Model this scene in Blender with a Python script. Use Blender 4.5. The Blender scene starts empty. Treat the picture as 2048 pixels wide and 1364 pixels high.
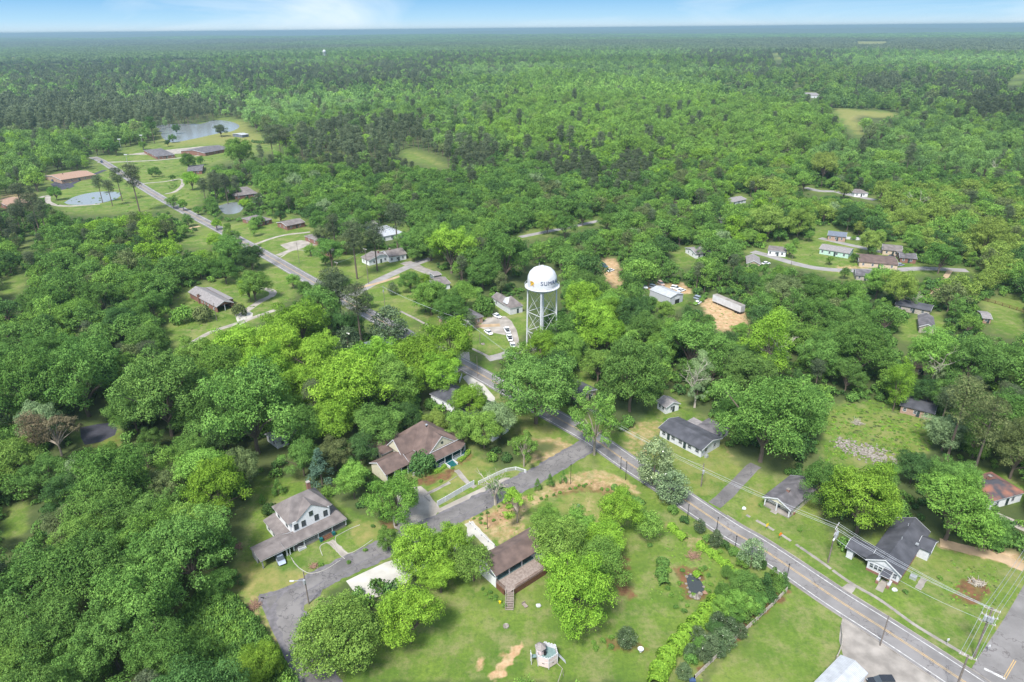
import bpy, math, random
import numpy as np
from mathutils import Matrix, Vector
R_=math.radians
scene=bpy.context.scene
COL=scene.collection
# ------------------------------------------------------------------ camera, world, sun, exposure
CAMH,PITCH,ROLL,FPX=110.0,24.6,0.56,1365.0      # focal length in pixels of the 2048 px wide photograph
_p=R_(PITCH);_r=R_(ROLL)
FWD=np.array([0,math.cos(_p),-math.sin(_p)]);UP0=np.array([0,math.sin(_p),math.cos(_p)]);RT0=np.array([1.,0,0])
CX=math.cos(_r)*RT0-math.sin(_r)*UP0;CY=math.sin(_r)*RT0+math.cos(_r)*UP0
cam_d=bpy.data.cameras.new('camera');cam=bpy.data.objects.new('camera',cam_d);COL.objects.link(cam)
cam_d.sensor_width=36;cam_d.lens=36*FPX/2048;cam_d.clip_start=1;cam_d.clip_end=90000
cam.matrix_world=Matrix(((CX[0],CY[0],-FWD[0],0),(CX[1],CY[1],-FWD[1],0),(CX[2],CY[2],-FWD[2],CAMH),(0,0,0,1)))
scene.camera=cam
SUN_EL,SUN_AZ=55.0,205.0      # azimuth clockwise from +Y (the view direction): the sun stands behind and left of the camera
W=bpy.data.worlds.new('World');scene.world=W;W.use_nodes=True
nt=W.node_tree;nt.nodes.clear()
o=nt.nodes.new('ShaderNodeOutputWorld');bg=nt.nodes.new('ShaderNodeBackground')
sky=nt.nodes.new('ShaderNodeTexSky');sky.sky_type='NISHITA';sky.sun_disc=False
sky.sun_elevation=R_(SUN_EL);sky.sun_rotation=R_(SUN_AZ);sky.air_density=1.0;sky.dust_density=0.6;sky.ozone_density=1.5
bg.inputs[1].default_value=0.15
tc=nt.nodes.new('ShaderNodeTexCoord');mp=nt.nodes.new('ShaderNodeMapping');mp.inputs['Scale'].default_value=(1.3,1.3,7)
n1=nt.nodes.new('ShaderNodeTexNoise');n1.inputs['Scale'].default_value=2.2;n1.inputs['Detail'].default_value=7;n1.inputs['Distortion'].default_value=1.2
cr=nt.nodes.new('ShaderNodeValToRGB');cr.color_ramp.elements[0].position=.46;cr.color_ramp.elements[1].position=.8
cr.color_ramp.elements[0].color=(0,0,0,1);cr.color_ramp.elements[1].color=(.9,.9,.9,1)
mx=nt.nodes.new('ShaderNodeMixRGB');mx.inputs[2].default_value=(2.25,2.5,2.65,1)
nt.links.new(tc.outputs['Generated'],mp.inputs[0]);nt.links.new(mp.outputs[0],n1.inputs['Vector'])
nt.links.new(n1.outputs['Fac'],cr.inputs[0]);hi=nt.nodes.new('ShaderNodeMath');hi.operation='MAXIMUM';nt.links.new(cr.outputs[0],hi.inputs[0]);nt.links.new(hi.outputs[0],mx.inputs[0])
sx=nt.nodes.new('ShaderNodeSeparateXYZ');nt.links.new(tc.outputs['Generated'],sx.inputs[0])
lo=nt.nodes.new('ShaderNodeValToRGB');E_=lo.color_ramp.elements;E_[0].position=0;E_[0].color=(1.75,2.15,2.4,1);E_[1].position=.05;E_[1].color=(.38,1.15,2.15,1);e2=lo.color_ramp.elements.new(.014);e2.color=(1.15,1.85,2.4,1);nt.links.new(sx.outputs['Z'],lo.inputs[0])
u2=nt.nodes.new('ShaderNodeMapRange');u2.inputs[1].default_value=.07;u2.inputs[2].default_value=.22;u2.inputs[4].default_value=.6;nt.links.new(sx.outputs['Z'],u2.inputs[0]);nt.links.new(u2.outputs[0],hi.inputs[1])
up=nt.nodes.new('ShaderNodeMapRange');up.inputs[1].default_value=.06;up.inputs[2].default_value=.35;nt.links.new(sx.outputs['Z'],up.inputs[0])
bm_=nt.nodes.new('ShaderNodeMixRGB');nt.links.new(up.outputs[0],bm_.inputs[0]);nt.links.new(lo.outputs[0],bm_.inputs[1]);nt.links.new(sky.outputs[0],bm_.inputs[2]);nt.links.new(bm_.outputs[0],mx.inputs[1])
nt.links.new(mx.outputs[0],bg.inputs[0]);nt.links.new(bg.outputs[0],o.inputs[0])
sl=bpy.data.lights.new('sun','SUN');sl.energy=2.8;sl.angle=R_(12);sl.color=(1,.96,.9)
so=bpy.data.objects.new('sun',sl);COL.objects.link(so)
sd=Vector((math.sin(R_(SUN_AZ))*math.cos(R_(SUN_EL)),math.cos(R_(SUN_AZ))*math.cos(R_(SUN_EL)),math.sin(R_(SUN_EL))))
so.rotation_euler=sd.to_track_quat('Z','Y').to_euler()
scene.view_settings.view_transform='Standard';scene.view_settings.look='None';scene.view_settings.gamma=1
scene.view_settings.exposure=1.5
cy=scene.cycles;cy.use_denoising=True;cy.max_bounces=6;cy.diffuse_bounces=3;cy.transmission_bounces=3;cy.transparent_max_bounces=8
cy.volume_bounces=1;cy.use_adaptive_sampling=False
# ------------------------------------------------------------------ pixel <-> world (pixels of the 2048x1364 photograph)
def G(u,v,z=0.0):
    d=FWD+(u-1024)/FPX*CX+(682-v)/FPX*CY
    t=(z-CAMH)/d[2];return np.array([0,0,CAMH])+t*d
def PX(p):
    p=np.asarray(p,float);d=p-np.array([0,0,CAMH]);zf=d@FWD
    return 1024+FPX*(d@CX)/zf,682-FPX*(d@CY)/zf,zf
rng=np.random.default_rng(7);random.seed(7)
# ------------------------------------------------------------------ materials
def newmat(name):
    m=bpy.data.materials.new(name);m.use_nodes=True;t=m.node_tree;return m,t,t.nodes['Principled BSDF']
def mat(name,c,rough=.8,c2=None,scale=3.0,bump=0,metal=0,stripes=None,spec=.3,detail=5):
    m,t,b=newmat(name);b.inputs['Roughness'].default_value=rough;b.inputs['Metallic'].default_value=metal;b.inputs['Specular IOR Level'].default_value=spec
    N=t.nodes.new;L=t.links.new
    c2=c2 or tuple(x*.72 for x in c)
    tcn=N('ShaderNodeTexCoord');no=N('ShaderNodeTexNoise');no.inputs['Scale'].default_value=scale;no.inputs['Detail'].default_value=detail
    L(tcn.outputs['Object'],no.inputs['Vector'])
    r=N('ShaderNodeValToRGB');r.color_ramp.elements[0].position=.35;r.color_ramp.elements[1].position=.68
    r.color_ramp.elements[0].color=(*c2,1);r.color_ramp.elements[1].color=(*c,1);L(no.outputs['Fac'],r.inputs[0]);out=r.outputs[0]
    if stripes:
        axis,sc,amt=stripes
        wv=N('ShaderNodeTexWave');wv.bands_direction=axis;wv.inputs['Scale'].default_value=sc;wv.inputs['Distortion'].default_value=.4
        L(tcn.outputs['Object'],wv.inputs['Vector']);q=N('ShaderNodeMixRGB');q.blend_type='MULTIPLY';q.inputs[0].default_value=amt
        L(out,q.inputs[1]);L(wv.outputs['Color'],q.inputs[2]);out=q.outputs[0]
    L(out,b.inputs['Base Color'])
    if bump:
        bp=N('ShaderNodeBump');bp.inputs['Strength'].default_value=bump;n2=N('ShaderNodeTexNoise');n2.inputs['Scale'].default_value=scale*4
        L(tcn.outputs['Object'],n2.inputs['Vector']);L(n2.outputs['Fac'],bp.inputs['Height']);L(bp.outputs[0],b.inputs['Normal'])
    return m
M={}
def K(name,*a,**k):M[name]=mat(name,*a,**k);return M[name]
K('white_paint',(.52,.53,.55),.6,(.43,.44,.46),2);K('cream_paint',(.56,.53,.4),.7,(.48,.45,.34),2,stripes=('Z',2.5,.18))
K('white_siding',(.7,.71,.73),.6,(.62,.63,.65),2,stripes=('Z',2.5,.15))
K('grey_siding',(.42,.43,.46),.7,(.36,.37,.4),2,stripes=('Z',2.5,.2));K('green_siding',(.42,.58,.5),.7,None,2);K('tan_siding',(.5,.4,.3),.8,None,2)
K('brown_shingle',(.16,.112,.097),.9,(.095,.068,.06),.45,detail=10,stripes=('Z',6,.25));K('taupe_shingle',(.21,.185,.178),.9,(.13,.113,.11),.5,detail=10,stripes=('Z',6,.25))
K('dark_shingle',(.09,.092,.108),.9,(.05,.052,.062),.4,detail=10,stripes=('Z',6,.25));K('grey_shingle',(.15,.14,.15),.9,(.08,.076,.082),.5,detail=10,stripes=('Z',6,.2))
K('light_shingle',(.23,.212,.212),.9,(.16,.15,.15),1.3);K('orange_shingle',(.31,.2,.145),.9,(.23,.145,.105),1.2);K('blue_shingle',(.13,.15,.19),.9,(.1,.115,.145),1.2)
K('metal_roof',(.5,.515,.54),.45,(.4,.41,.43),.8,metal=.2,stripes=('X',1.6,.35));K('rust_roof',(.24,.105,.07),.9,(.05,.05,.06),.35,detail=2)
K('brick',(.25,.125,.095),.9,(.18,.095,.075),5,stripes=('Z',4,.2));K('pale_brick',(.36,.25,.19),.9,(.28,.19,.15),4);K('concrete',(.29,.265,.24),.9,(.17,.155,.14),.35,detail=9)
K('teal_paint',(.01,.11,.11),.6,(.012,.075,.08),2);K('glass',(.03,.04,.05),.08,(.05,.06,.07),.4,spec=.8);K('dark_frame',(.03,.05,.05),.6)
K('old_wood',(.36,.3,.27),.9,(.24,.19,.165),2,stripes=('X',3.2,.45));K('brown_wood',(.17,.08,.045),.9,(.1,.05,.03),2,stripes=('X',4,.4))
K('grey_wood',(.36,.33,.29),.9,(.24,.21,.18),2);K('pole_wood',(.2,.17,.15),.9,(.12,.1,.09),2);K('black_metal',(.02,.02,.022),.5);K('steel',(.5,.52,.55),.4,metal=.5)
K('pink_panel',(.62,.52,.52),.7,(.56,.46,.46),1.5);K('slate_deck',(.16,.24,.23),.7,(.11,.17,.17),1.2);K('pebble_roof',(.3,.27,.26),.9,(.18,.16,.155),6)
K('car_white',(.8,.82,.85),.2,(.76,.78,.81),1,spec=.6);K('car_silver',(.42,.48,.58),.25,(.36,.42,.52),1,metal=.4,spec=.6);K('car_black',(.012,.014,.02),.15,None,1,spec=.8)
K('car_blue',(.05,.09,.2),.2,None,1,spec=.7);K('car_rust',(.28,.13,.09),.8,(.4,.38,.36),2);K('car_red',(.3,.05,.06),.3,None,1,spec=.6);K('tyre',(.015,.015,.015),.9)
K('tank_white',(.52,.53,.56),.5,(.42,.425,.44),.6,spec=.4);K('navy_paint',(.01,.03,.1),.6);K('gold_paint',(.6,.36,.03),.6);K('orange_plastic',(.8,.2,.01),.6);K('yellow_plastic',(.8,.55,.01),.6)
K('dead_bark',(.42,.38,.33),.9,(.28,.25,.21),1.5);K('bark',(.16,.125,.1),.9,(.09,.07,.055),1.5);K('pale_bark',(.36,.31,.26),.9,(.22,.19,.15),1.5)
K('rock',(.3,.28,.25),.9,(.12,.1,.085),2,bump=.4);K('blossom',(.85,.85,.72),.6,(.8,.8,.7),1);K('brush',(.28,.17,.12),.9,None,2)
K('gravel_asphalt',(.26,.245,.24),.9,(.19,.18,.175),.3,detail=9);K('fresh_asphalt',(.05,.05,.065),.85,(.035,.035,.045),.5)
K('pale_drive',(.33,.3,.265),.9,(.2,.18,.155),.25,detail=10);K('bright_concrete',(.43,.415,.375),.9,(.31,.295,.265),.3,detail=9);K('dirt_road',(.4,.29,.19),.95,(.27,.2,.12),.3)
K('line_white',(.56,.56,.55),.7,(.3,.29,.29),1.2,detail=9);K('line_yellow',(.5,.32,.12),.7,(.3,.23,.13),1.2,detail=9);K('patch',(.15,.14,.15),.9,(.1,.095,.1),1.)
# asphalt with noisy patches and long cracks
def asphalt(name,c,c2,dark):
    m,t,b=newmat(name);N=t.nodes.new;L=t.links.new;b.inputs['Roughness'].default_value=.85
    tcn=N('ShaderNodeTexCoord');a=N('ShaderNodeTexNoise');a.inputs['Scale'].default_value=.12;a.inputs['Detail'].default_value=10;a.inputs['Roughness'].default_value=.65
    r=N('ShaderNodeValToRGB');r.color_ramp.elements[0].position=.38;r.color_ramp.elements[1].position=.62;r.color_ramp.elements[0].color=(*c2,1);r.color_ramp.elements[1].color=(*c,1)
    L(tcn.outputs['Object'],a.inputs['Vector']);L(a.outputs['Fac'],r.inputs[0])
    v=N('ShaderNodeTexVoronoi');v.feature='DISTANCE_TO_EDGE';v.inputs['Scale'].default_value=.16
    ds=N('ShaderNodeTexNoise');ds.inputs['Scale'].default_value=.5;ds.inputs['Detail'].default_value=5
    va=N('ShaderNodeVectorMath');va.operation='MULTIPLY_ADD';va.inputs[1].default_value=(5,5,5)
    L(tcn.outputs['Object'],ds.inputs['Vector']);L(ds.outputs['Color'],va.inputs[0]);L(tcn.outputs['Object'],va.inputs[2]);L(va.outputs[0],v.inputs['Vector'])
    lt=N('ShaderNodeMath');lt.operation='LESS_THAN';lt.inputs[1].default_value=.012;L(v.outputs['Distance'],lt.inputs[0])
    f=N('ShaderNodeMath');f.operation='MULTIPLY';f.inputs[1].default_value=.7;L(lt.outputs[0],f.inputs[0])
    q=N('ShaderNodeMixRGB');q.inputs[2].default_value=(*dark,1);L(f.outputs[0],q.inputs[0]);L(r.outputs[0],q.inputs[1]);L(q.outputs[0],b.inputs['Base Color']);M[name]=m
asphalt('road_asphalt',(.185,.176,.175),(.125,.118,.117),(.08,.07,.07));asphalt('side_asphalt',(.165,.155,.152),(.09,.084,.083),(.05,.045,.05))
def leafmat(name,gain=1.0,trans=.17):
    m,t,b=newmat(name);N=t.nodes.new;L=t.links.new;t.nodes.remove(b);out=t.nodes['Material Output']
    at=N('ShaderNodeAttribute');at.attribute_type='INSTANCER';at.attribute_name='tint'
    v=N('ShaderNodeAttribute');v.attribute_name='v'
    mr=N('ShaderNodeMapRange');mr.inputs['To Min'].default_value=.38*gain;mr.inputs['To Max'].default_value=1.62*gain;L(v.outputs['Fac'],mr.inputs['Value'])
    q=N('ShaderNodeVectorMath');q.operation='SCALE';L(at.outputs['Vector'],q.inputs[0]);L(mr.outputs[0],q.inputs['Scale'])
    hs=N('ShaderNodeHueSaturation');mh=N('ShaderNodeMapRange');mh.inputs['To Min'].default_value=.515;mh.inputs['To Max'].default_value=.485;L(v.outputs['Fac'],mh.inputs['Value'])
    L(mh.outputs[0],hs.inputs['Hue']);L(q.outputs[0],hs.inputs['Color'])
    d=N('ShaderNodeBsdfDiffuse');tr=N('ShaderNodeBsdfTranslucent');ms=N('ShaderNodeMixShader');ms.inputs[0].default_value=trans
    L(hs.outputs[0],d.inputs[0]);L(hs.outputs[0],tr.inputs[0]);L(d.outputs[0],ms.inputs[1]);L(tr.outputs[0],ms.inputs[2]);L(ms.outputs[0],out.inputs[0])
    M[name]=m
leafmat('leaves',1.0)
def water(name,c,rough):
    m,t,b=newmat(name);b.inputs['Base Color'].default_value=(*c,1);b.inputs['Roughness'].default_value=rough;b.inputs['Specular IOR Level'].default_value=.6
    N=t.nodes.new;tcn=N('ShaderNodeTexCoord');no=N('ShaderNodeTexNoise');no.inputs['Scale'].default_value=.35;bp=N('ShaderNodeBump');bp.inputs['Strength'].default_value=.06
    t.links.new(tcn.outputs['Object'],no.inputs['Vector']);t.links.new(no.outputs['Fac'],bp.inputs['Height']);t.links.new(bp.outputs[0],b.inputs['Normal']);M[name]=m
water('dark_water',(.03,.035,.035),.12);water('water',(.15,.165,.17),.24)
# ------------------------------------------------------------------ mesh helpers
def obj(name,V,F,m=None,parent=None,smooth=False):
    me=bpy.data.meshes.new(name);me.from_pydata([tuple(map(float,p)) for p in V],[],F);me.update()
    if m is not None:me.materials.append(M[m] if isinstance(m,str) else m)
    if smooth:me.polygons.foreach_set('use_smooth',[True]*len(me.polygons))
    ob=bpy.data.objects.new(name,me);COL.objects.link(ob)
    if parent is not None:ob.parent=parent
    return ob
def tag(ob,label=None,cat=None,group=None,kind=None):
    if label:ob['label']=label
    if cat:ob['category']=cat
    if group:ob['group']=group
    if kind:ob['kind']=kind
    return ob
def empty(name,loc,rot=0,label=None,cat=None,group=None):
    e=bpy.data.objects.new(name,None);COL.objects.link(e);e.location=tuple(map(float,loc));e.rotation_euler=(0,0,rot);e.empty_display_size=.5
    return tag(e,label,cat,group)
class B:
    """collects shapes for one mesh"""
    def __init__(s):s.V=[];s.F=[]
    def add(s,V,F):
        n=len(s.V);s.V+=[tuple(p) for p in V];s.F+=[tuple(i+n for i in f) for f in F];return s
    def box(s,x0,x1,y0,y1,z0,z1):
        return s.add([(x0,y0,z0),(x1,y0,z0),(x1,y1,z0),(x0,y1,z0),(x0,y0,z1),(x1,y0,z1),(x1,y1,z1),(x0,y1,z1)],[(0,3,2,1),(4,5,6,7),(0,1,5,4),(1,2,6,5),(2,3,7,6),(3,0,4,7)])
    def slab(s,P,t):
        """polygon P (3-D points, top) extruded down by t"""
        n=len(P);return s.add(list(P)+[(p[0],p[1],p[2]-t) for p in P],[tuple(range(n)),tuple(range(2*n-1,n-1,-1))]+[(i,i+n,(i+1)%n+n,(i+1)%n) for i in range(n)])
    def tube(s,pts,rad,k=6,cap=True):
        pts=[np.array(p,float) for p in pts];rs=rad if hasattr(rad,'__len__') else [rad]*len(pts);V=[];F=[]
        for i,p in enumerate(pts):
            d=(pts[min(i+1,len(pts)-1)]-pts[max(i-1,0)]);d=d/(np.linalg.norm(d)+1e-9)
            a=np.cross(d,(0,0,1) if abs(d[2])<.9 else (1,0,0));a/=np.linalg.norm(a);b=np.cross(d,a)
            for j in range(k):
                an=2*math.pi*j/k;V.append(p+rs[i]*(a*math.cos(an)+b*math.sin(an)))
        for i in range(len(pts)-1):
            for j in range(k):F.append((i*k+j,i*k+(j+1)%k,(i+1)*k+(j+1)%k,(i+1)*k+j))
        if cap:F.append(tuple(range(k))[::-1]);F.append(tuple(range((len(pts)-1)*k,len(pts)*k)))
        return s.add(V,F)
    def lathe(s,prof,k=32,cx=0,cy_=0):
        V=[(cx+r*math.cos(2*math.pi*j/k),cy_+r*math.sin(2*math.pi*j/k),z) for r,z in prof for j in range(k)]
        F=[(i*k+j,i*k+(j+1)%k,(i+1)*k+(j+1)%k,(i+1)*k+j) for i in range(len(prof)-1) for j in range(k)]
        F.append(tuple(range(k))[::-1]);F.append(tuple(range((len(prof)-1)*k,len(prof)*k)))
        return s.add(V,F)
    def blob(s,c,r,seed=0,k=7):
        """rough stone"""
        rr=np.random.default_rng(seed);V=[];F=[]
        for i in range(5):
            t=math.pi*(i+.5)/5
            for j in range(k):
                a=2*math.pi*j/k;q=.8+.4*rr.random();V.append((c[0]+r[0]*q*math.sin(t)*math.cos(a),c[1]+r[1]*q*math.sin(t)*math.sin(a),c[2]+r[2]*q*math.cos(t)))
        for i in range(4):
            for j in range(k):F.append((i*k+j,(i+1)*k+j,(i+1)*k+(j+1)%k,i*k+(j+1)%k))
        F.append(tuple(range(k)));F.append(tuple(range(4*k,5*k))[::-1]);return s.add(V,F)
    def out(s,name,m,parent=None,smooth=False):return obj(name,s.V,s.F,m,parent,smooth)
# ------------------------------------------------------------------ pixel polygons
def inpoly(U,V,P):
    r=np.zeros(U.shape,bool);n=len(P);j=n-1
    for i in range(n):
        xi,yi=P[i];xj,yj=P[j]
        c=((yi>V)!=(yj>V))&(U<(xj-xi)*(V-yi)/((yj-yi) or 1e-9)+xi);r^=c;j=i
    return r
def smooth_line(P,n=6):
    P=[np.array(p,float) for p in P];Q=[P[0]+P[0]-P[1]]+P+[P[-1]+P[-1]-P[-2]];o_=[]
    for i in range(1,len(Q)-2):
        for k in range(n):
            t=k/n;a,b,c,d=Q[i-1:i+3];o_.append(.5*((2*b)+(-a+c)*t+(2*a-5*b+4*c-d)*t*t+(-a+3*b-3*c+d)*t**3))
    o_.append(P[-1]);return np.array(o_)
def wline(px,n=6):
    return smooth_line([G(*p)[:2] for p in px],n)
def offs(L,d):
    T=np.gradient(L,axis=0);T/=np.linalg.norm(T,axis=1)[:,None];return L+np.stack([-T[:,1],T[:,0]],1)*np.reshape(d,(-1,1))
def strip(name,L,a,b,z,m,kind='structure',thick=0,jit=0,label=None,parent=None):
    """ribbon between offsets a (right) and b (left) of world polyline L"""
    A=offs(L,a+(rng.normal(0,jit,len(L)) if jit else 0));Bq=offs(L,b+(rng.normal(0,jit,len(L)) if jit else 0));n=len(L)
    V=[(*p,z) for p in A]+[(*p,z) for p in Bq];F=[(i,i+1,n+i+1,n+i) for i in range(n-1)]
    if thick:
        V+=[(*p,z-thick) for p in A]+[(*p,z-thick) for p in Bq];F+=[(i,2*n+i,2*n+i+1,i+1) for i in range(n-1)]+[(n+i,n+i+1,3*n+i+1,3*n+i) for i in range(n-1)]
    ob=obj(name,V,F,m,parent)
    if kind:ob['kind']=kind
    return ob
def sheet(name,px,z,m,n=3,kind='structure'):
    P=wline(list(px)+[px[0]],n)[:-1];ob=obj(name,[(*p,z) for p in P],[tuple(range(len(P)))],m);me=ob.data
    if me.polygons[0].normal.z<0:me.flip_normals()
    if kind:ob['kind']=kind
    return ob
# ------------------------------------------------------------------ layout, traced on the ground plane
MAIN=wline([(185,314),(205,323),(240,345),(300,383),(365,420),(440,459),(520,503),(600,549),(690,601),(770,646),(860,694),(960,748),(1090,822),(1180,873),(1260,928),(1330,973),(1400,1020),(1465,1063),(1512,1090),(1580,1135),(1673,1198),(1760,1253),(1860,1318),(1960,1385),(2080,1468)])
SIDE=wline([(1185,885),(1130,918),(1080,947),(1020,977),(960,1006),(900,1036),(840,1064),(780,1092),(720,1120),(665,1146),(610,1178),(582,1200),(578,1225),(592,1265),(620,1320),(650,1380),(690,1450)],8)
CORNER=wline([(2120,1140),(2090,1200),(2055,1265),(2015,1330),(1975,1400),(1930,1480)],6)
ST1=wline([(703,592),(740,570),(780,550),(830,528),(862,517)],4)
ST2=wline([(1040,474),(1090,464),(1140,454),(1200,441)],4)
ST3=wline([(1505,503),(1540,512),(1590,527),(1640,537),(1700,541),(1780,540),(1850,537),(1935,541)],5)
ST4=wline([(1610,375),(1640,382),(1670,383),(1700,390),(1750,400)],4)
ST5=wline([(1640,476),(1700,490),(1760,503),(1800,512)],4)
ST6=wline([(2070,130),(2040,150),(2030,170)],3)
ST7=wline([(1546,92),(1552,110),(1560,125)],3)
OPEN=[[(515,950),(600,960),(720,1030),(790,1040),(870,1000),(1000,940),(1090,905),(1150,915),(1000,1010),(870,1060),(760,1120),(700,1160),(640,1190),(600,1250),(620,1364),(570,1364),(490,1220),(455,1180),(480,1100),(495,1000)],
[(735,870),(850,832),(935,885),(960,905),(1000,940),(870,1010),(800,1050),(790,960),(735,930)],
[(700,1364),(870,1160),(900,1060),(1000,1000),(1080,950),(1160,920),(1280,950),(1400,1040),(1440,1100),(1560,1150),(1580,1180),(1400,1364)],
[(1010,830),(1090,830),(1190,880),(1260,860),(1330,795),(1440,850),(1460,920),(1490,940),(1620,960),(1640,1030),(1690,1100),(1800,1045),(1900,1100),(1990,1100),(2048,1110),(2048,1500),(1380,1400),(1580,1180),(1440,1100),(1300,980),(1180,900),(1000,870)],
[(1650,810),(1740,800),(1850,830),(1880,860),(1840,920),(1740,945),(1650,940),(1640,880)],
[(1930,925),(2048,960),(2048,1010),(1990,1000)],
[(340,610),(360,580),(400,570),(480,545),(560,530),(600,560),(590,590),(540,640),(470,670),(390,700),(340,690),(325,650)],
[(730,495),(830,515),(900,550),(930,590),(1050,600),(1060,660),(990,720),(930,700),(870,650),(800,640),(720,600),(680,575),(700,570),(640,550),(590,520),(620,480),(700,480)],
[(430,445),(470,445),(570,425),(620,440),(640,470),(600,520),(540,505),(470,480)],
[(90,350),(200,335),(270,375),(330,405),(330,420),(280,425),(140,430),(90,400)],
[(205,320),(250,292),(350,285),(560,288),(560,300),(420,330),(410,400),(390,415),(330,398),(290,370),(240,335)],
[(320,262),(430,240),(440,232),(500,245),(500,262),(540,270),(540,290),(320,292),(312,275)],
[(350,490),(385,465),(425,452),(440,470),(420,500)],[(0,560),(50,540),(50,580),(0,600)],[(0,1020),(60,1000),(55,1060),(0,1090)],
[(0,116),(50,116),(50,126),(0,128)],[(100,120),(122,118),(122,127),(100,127)],[(160,118),(205,118),(205,123),(160,123)],[(285,118),(310,118),(310,122),(285,122)],[(345,116),(400,117),(400,121),(345,121)],
[(1535,482),(1600,482),(1640,450),(1700,455),(1700,490),(1810,480),(1830,525),(1920,545),(1700,560),(1590,530),(1530,510)],
[(1200,515),(1235,518),(1240,575),(1205,560)],[(1290,573),(1370,565),(1385,585),(1375,605),(1345,625),(1300,600)],[(1405,600),(1430,590),(1490,615),(1500,650),(1445,665),(1410,630)],
[(1660,215),(1720,218),(1800,225),(1800,238),(1710,232),(1735,280),(1720,280),(1680,245)],[(1610,180),(1640,180),(1640,195),(1620,200)],
[(1800,640),(1830,625),(1890,625),(1890,660),(1840,690),(1800,680)],[(1960,600),(2048,590),(2048,680),(1980,660)],[(800,300),(830,300),(900,330),(880,335),(810,320)],
[(735,448),(815,448),(815,475),(770,475)],[(465,375),(520,372),(520,388),(470,390)],[(435,402),(485,402),(485,428),(440,428)],
[(60,455),(40,500),(60,500)],[(1700,84),(1790,84),(1790,95),(1700,94)],[(1900,137),(1990,135),(1990,141),(1900,142)],[(1542,90),(1552,90),(1564,122),(1556,122)],[(1586,160),(1594,160),(1600,172),(1592,172)],[(1460,388),(1500,388),(1500,405),(1460,405)],[(865,770),(930,740),(1020,830),(1020,850),(960,830)],[(1140,735),(1175,735),(1190,780),(1170,785)],
[(1320,790),(1365,795),(1365,830),(1330,830)],[(1180,1010),(1330,1040),(1330,1100),(1180,1090)],[(0,395),(50,385),(60,400),(0,412)],[(1340,505),(1390,490),(1400,520),(1360,540)],
[(135,860),(240,845),(240,900),(160,890)],[(830,760),(870,770),(850,780)],[(420,1240),(440,1240),(440,1260)],[(200,310),(214,306),(300,370),(285,380)]]
CS=4;UU,VV=np.meshgrid(np.arange(-200,2248,CS)+.5*CS,np.arange(0,1560,CS)+.5*CS)
OM=np.zeros(UU.shape,bool)
for P in OPEN:OM|=inpoly(UU,VV,P)
D_=FWD[None,None]+((UU-1024)/FPX)[...,None]*CX+((682-VV)/FPX)[...,None]*CY
T_=np.where(D_[...,2]<-1e-3,-CAMH/np.minimum(D_[...,2],-1e-3),1e5);GX=T_*D_[...,0];GY=T_*D_[...,1]
ROADM=np.zeros(UU.shape,bool)
for L,w in((MAIN,7),(SIDE,5),(CORNER,6),(ST1,5),(ST2,7),(ST3,6),(ST4,8),(ST5,5),(ST6,12),(ST7,10)):
    for a,b in zip(L[:-1],L[1:]):
        ab=b-a;t=np.clip(((GX-a[0])*ab[0]+(GY-a[1])*ab[1])/(ab@ab),0,1);ROADM|=np.hypot(GX-a[0]-t*ab[0],GY-a[1]-t*ab[1])<w
OM|=ROADM
def look(Mk,u,v):
    i=((np.asarray(v))/CS).astype(int);j=((np.asarray(u)+200)/CS).astype(int)
    ok=(i>=0)&(i<Mk.shape[0])&(j>=0)&(j<Mk.shape[1]);return np.where(ok,Mk[np.clip(i,0,Mk.shape[0]-1),np.clip(j,0,Mk.shape[1]-1)],0)
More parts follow.
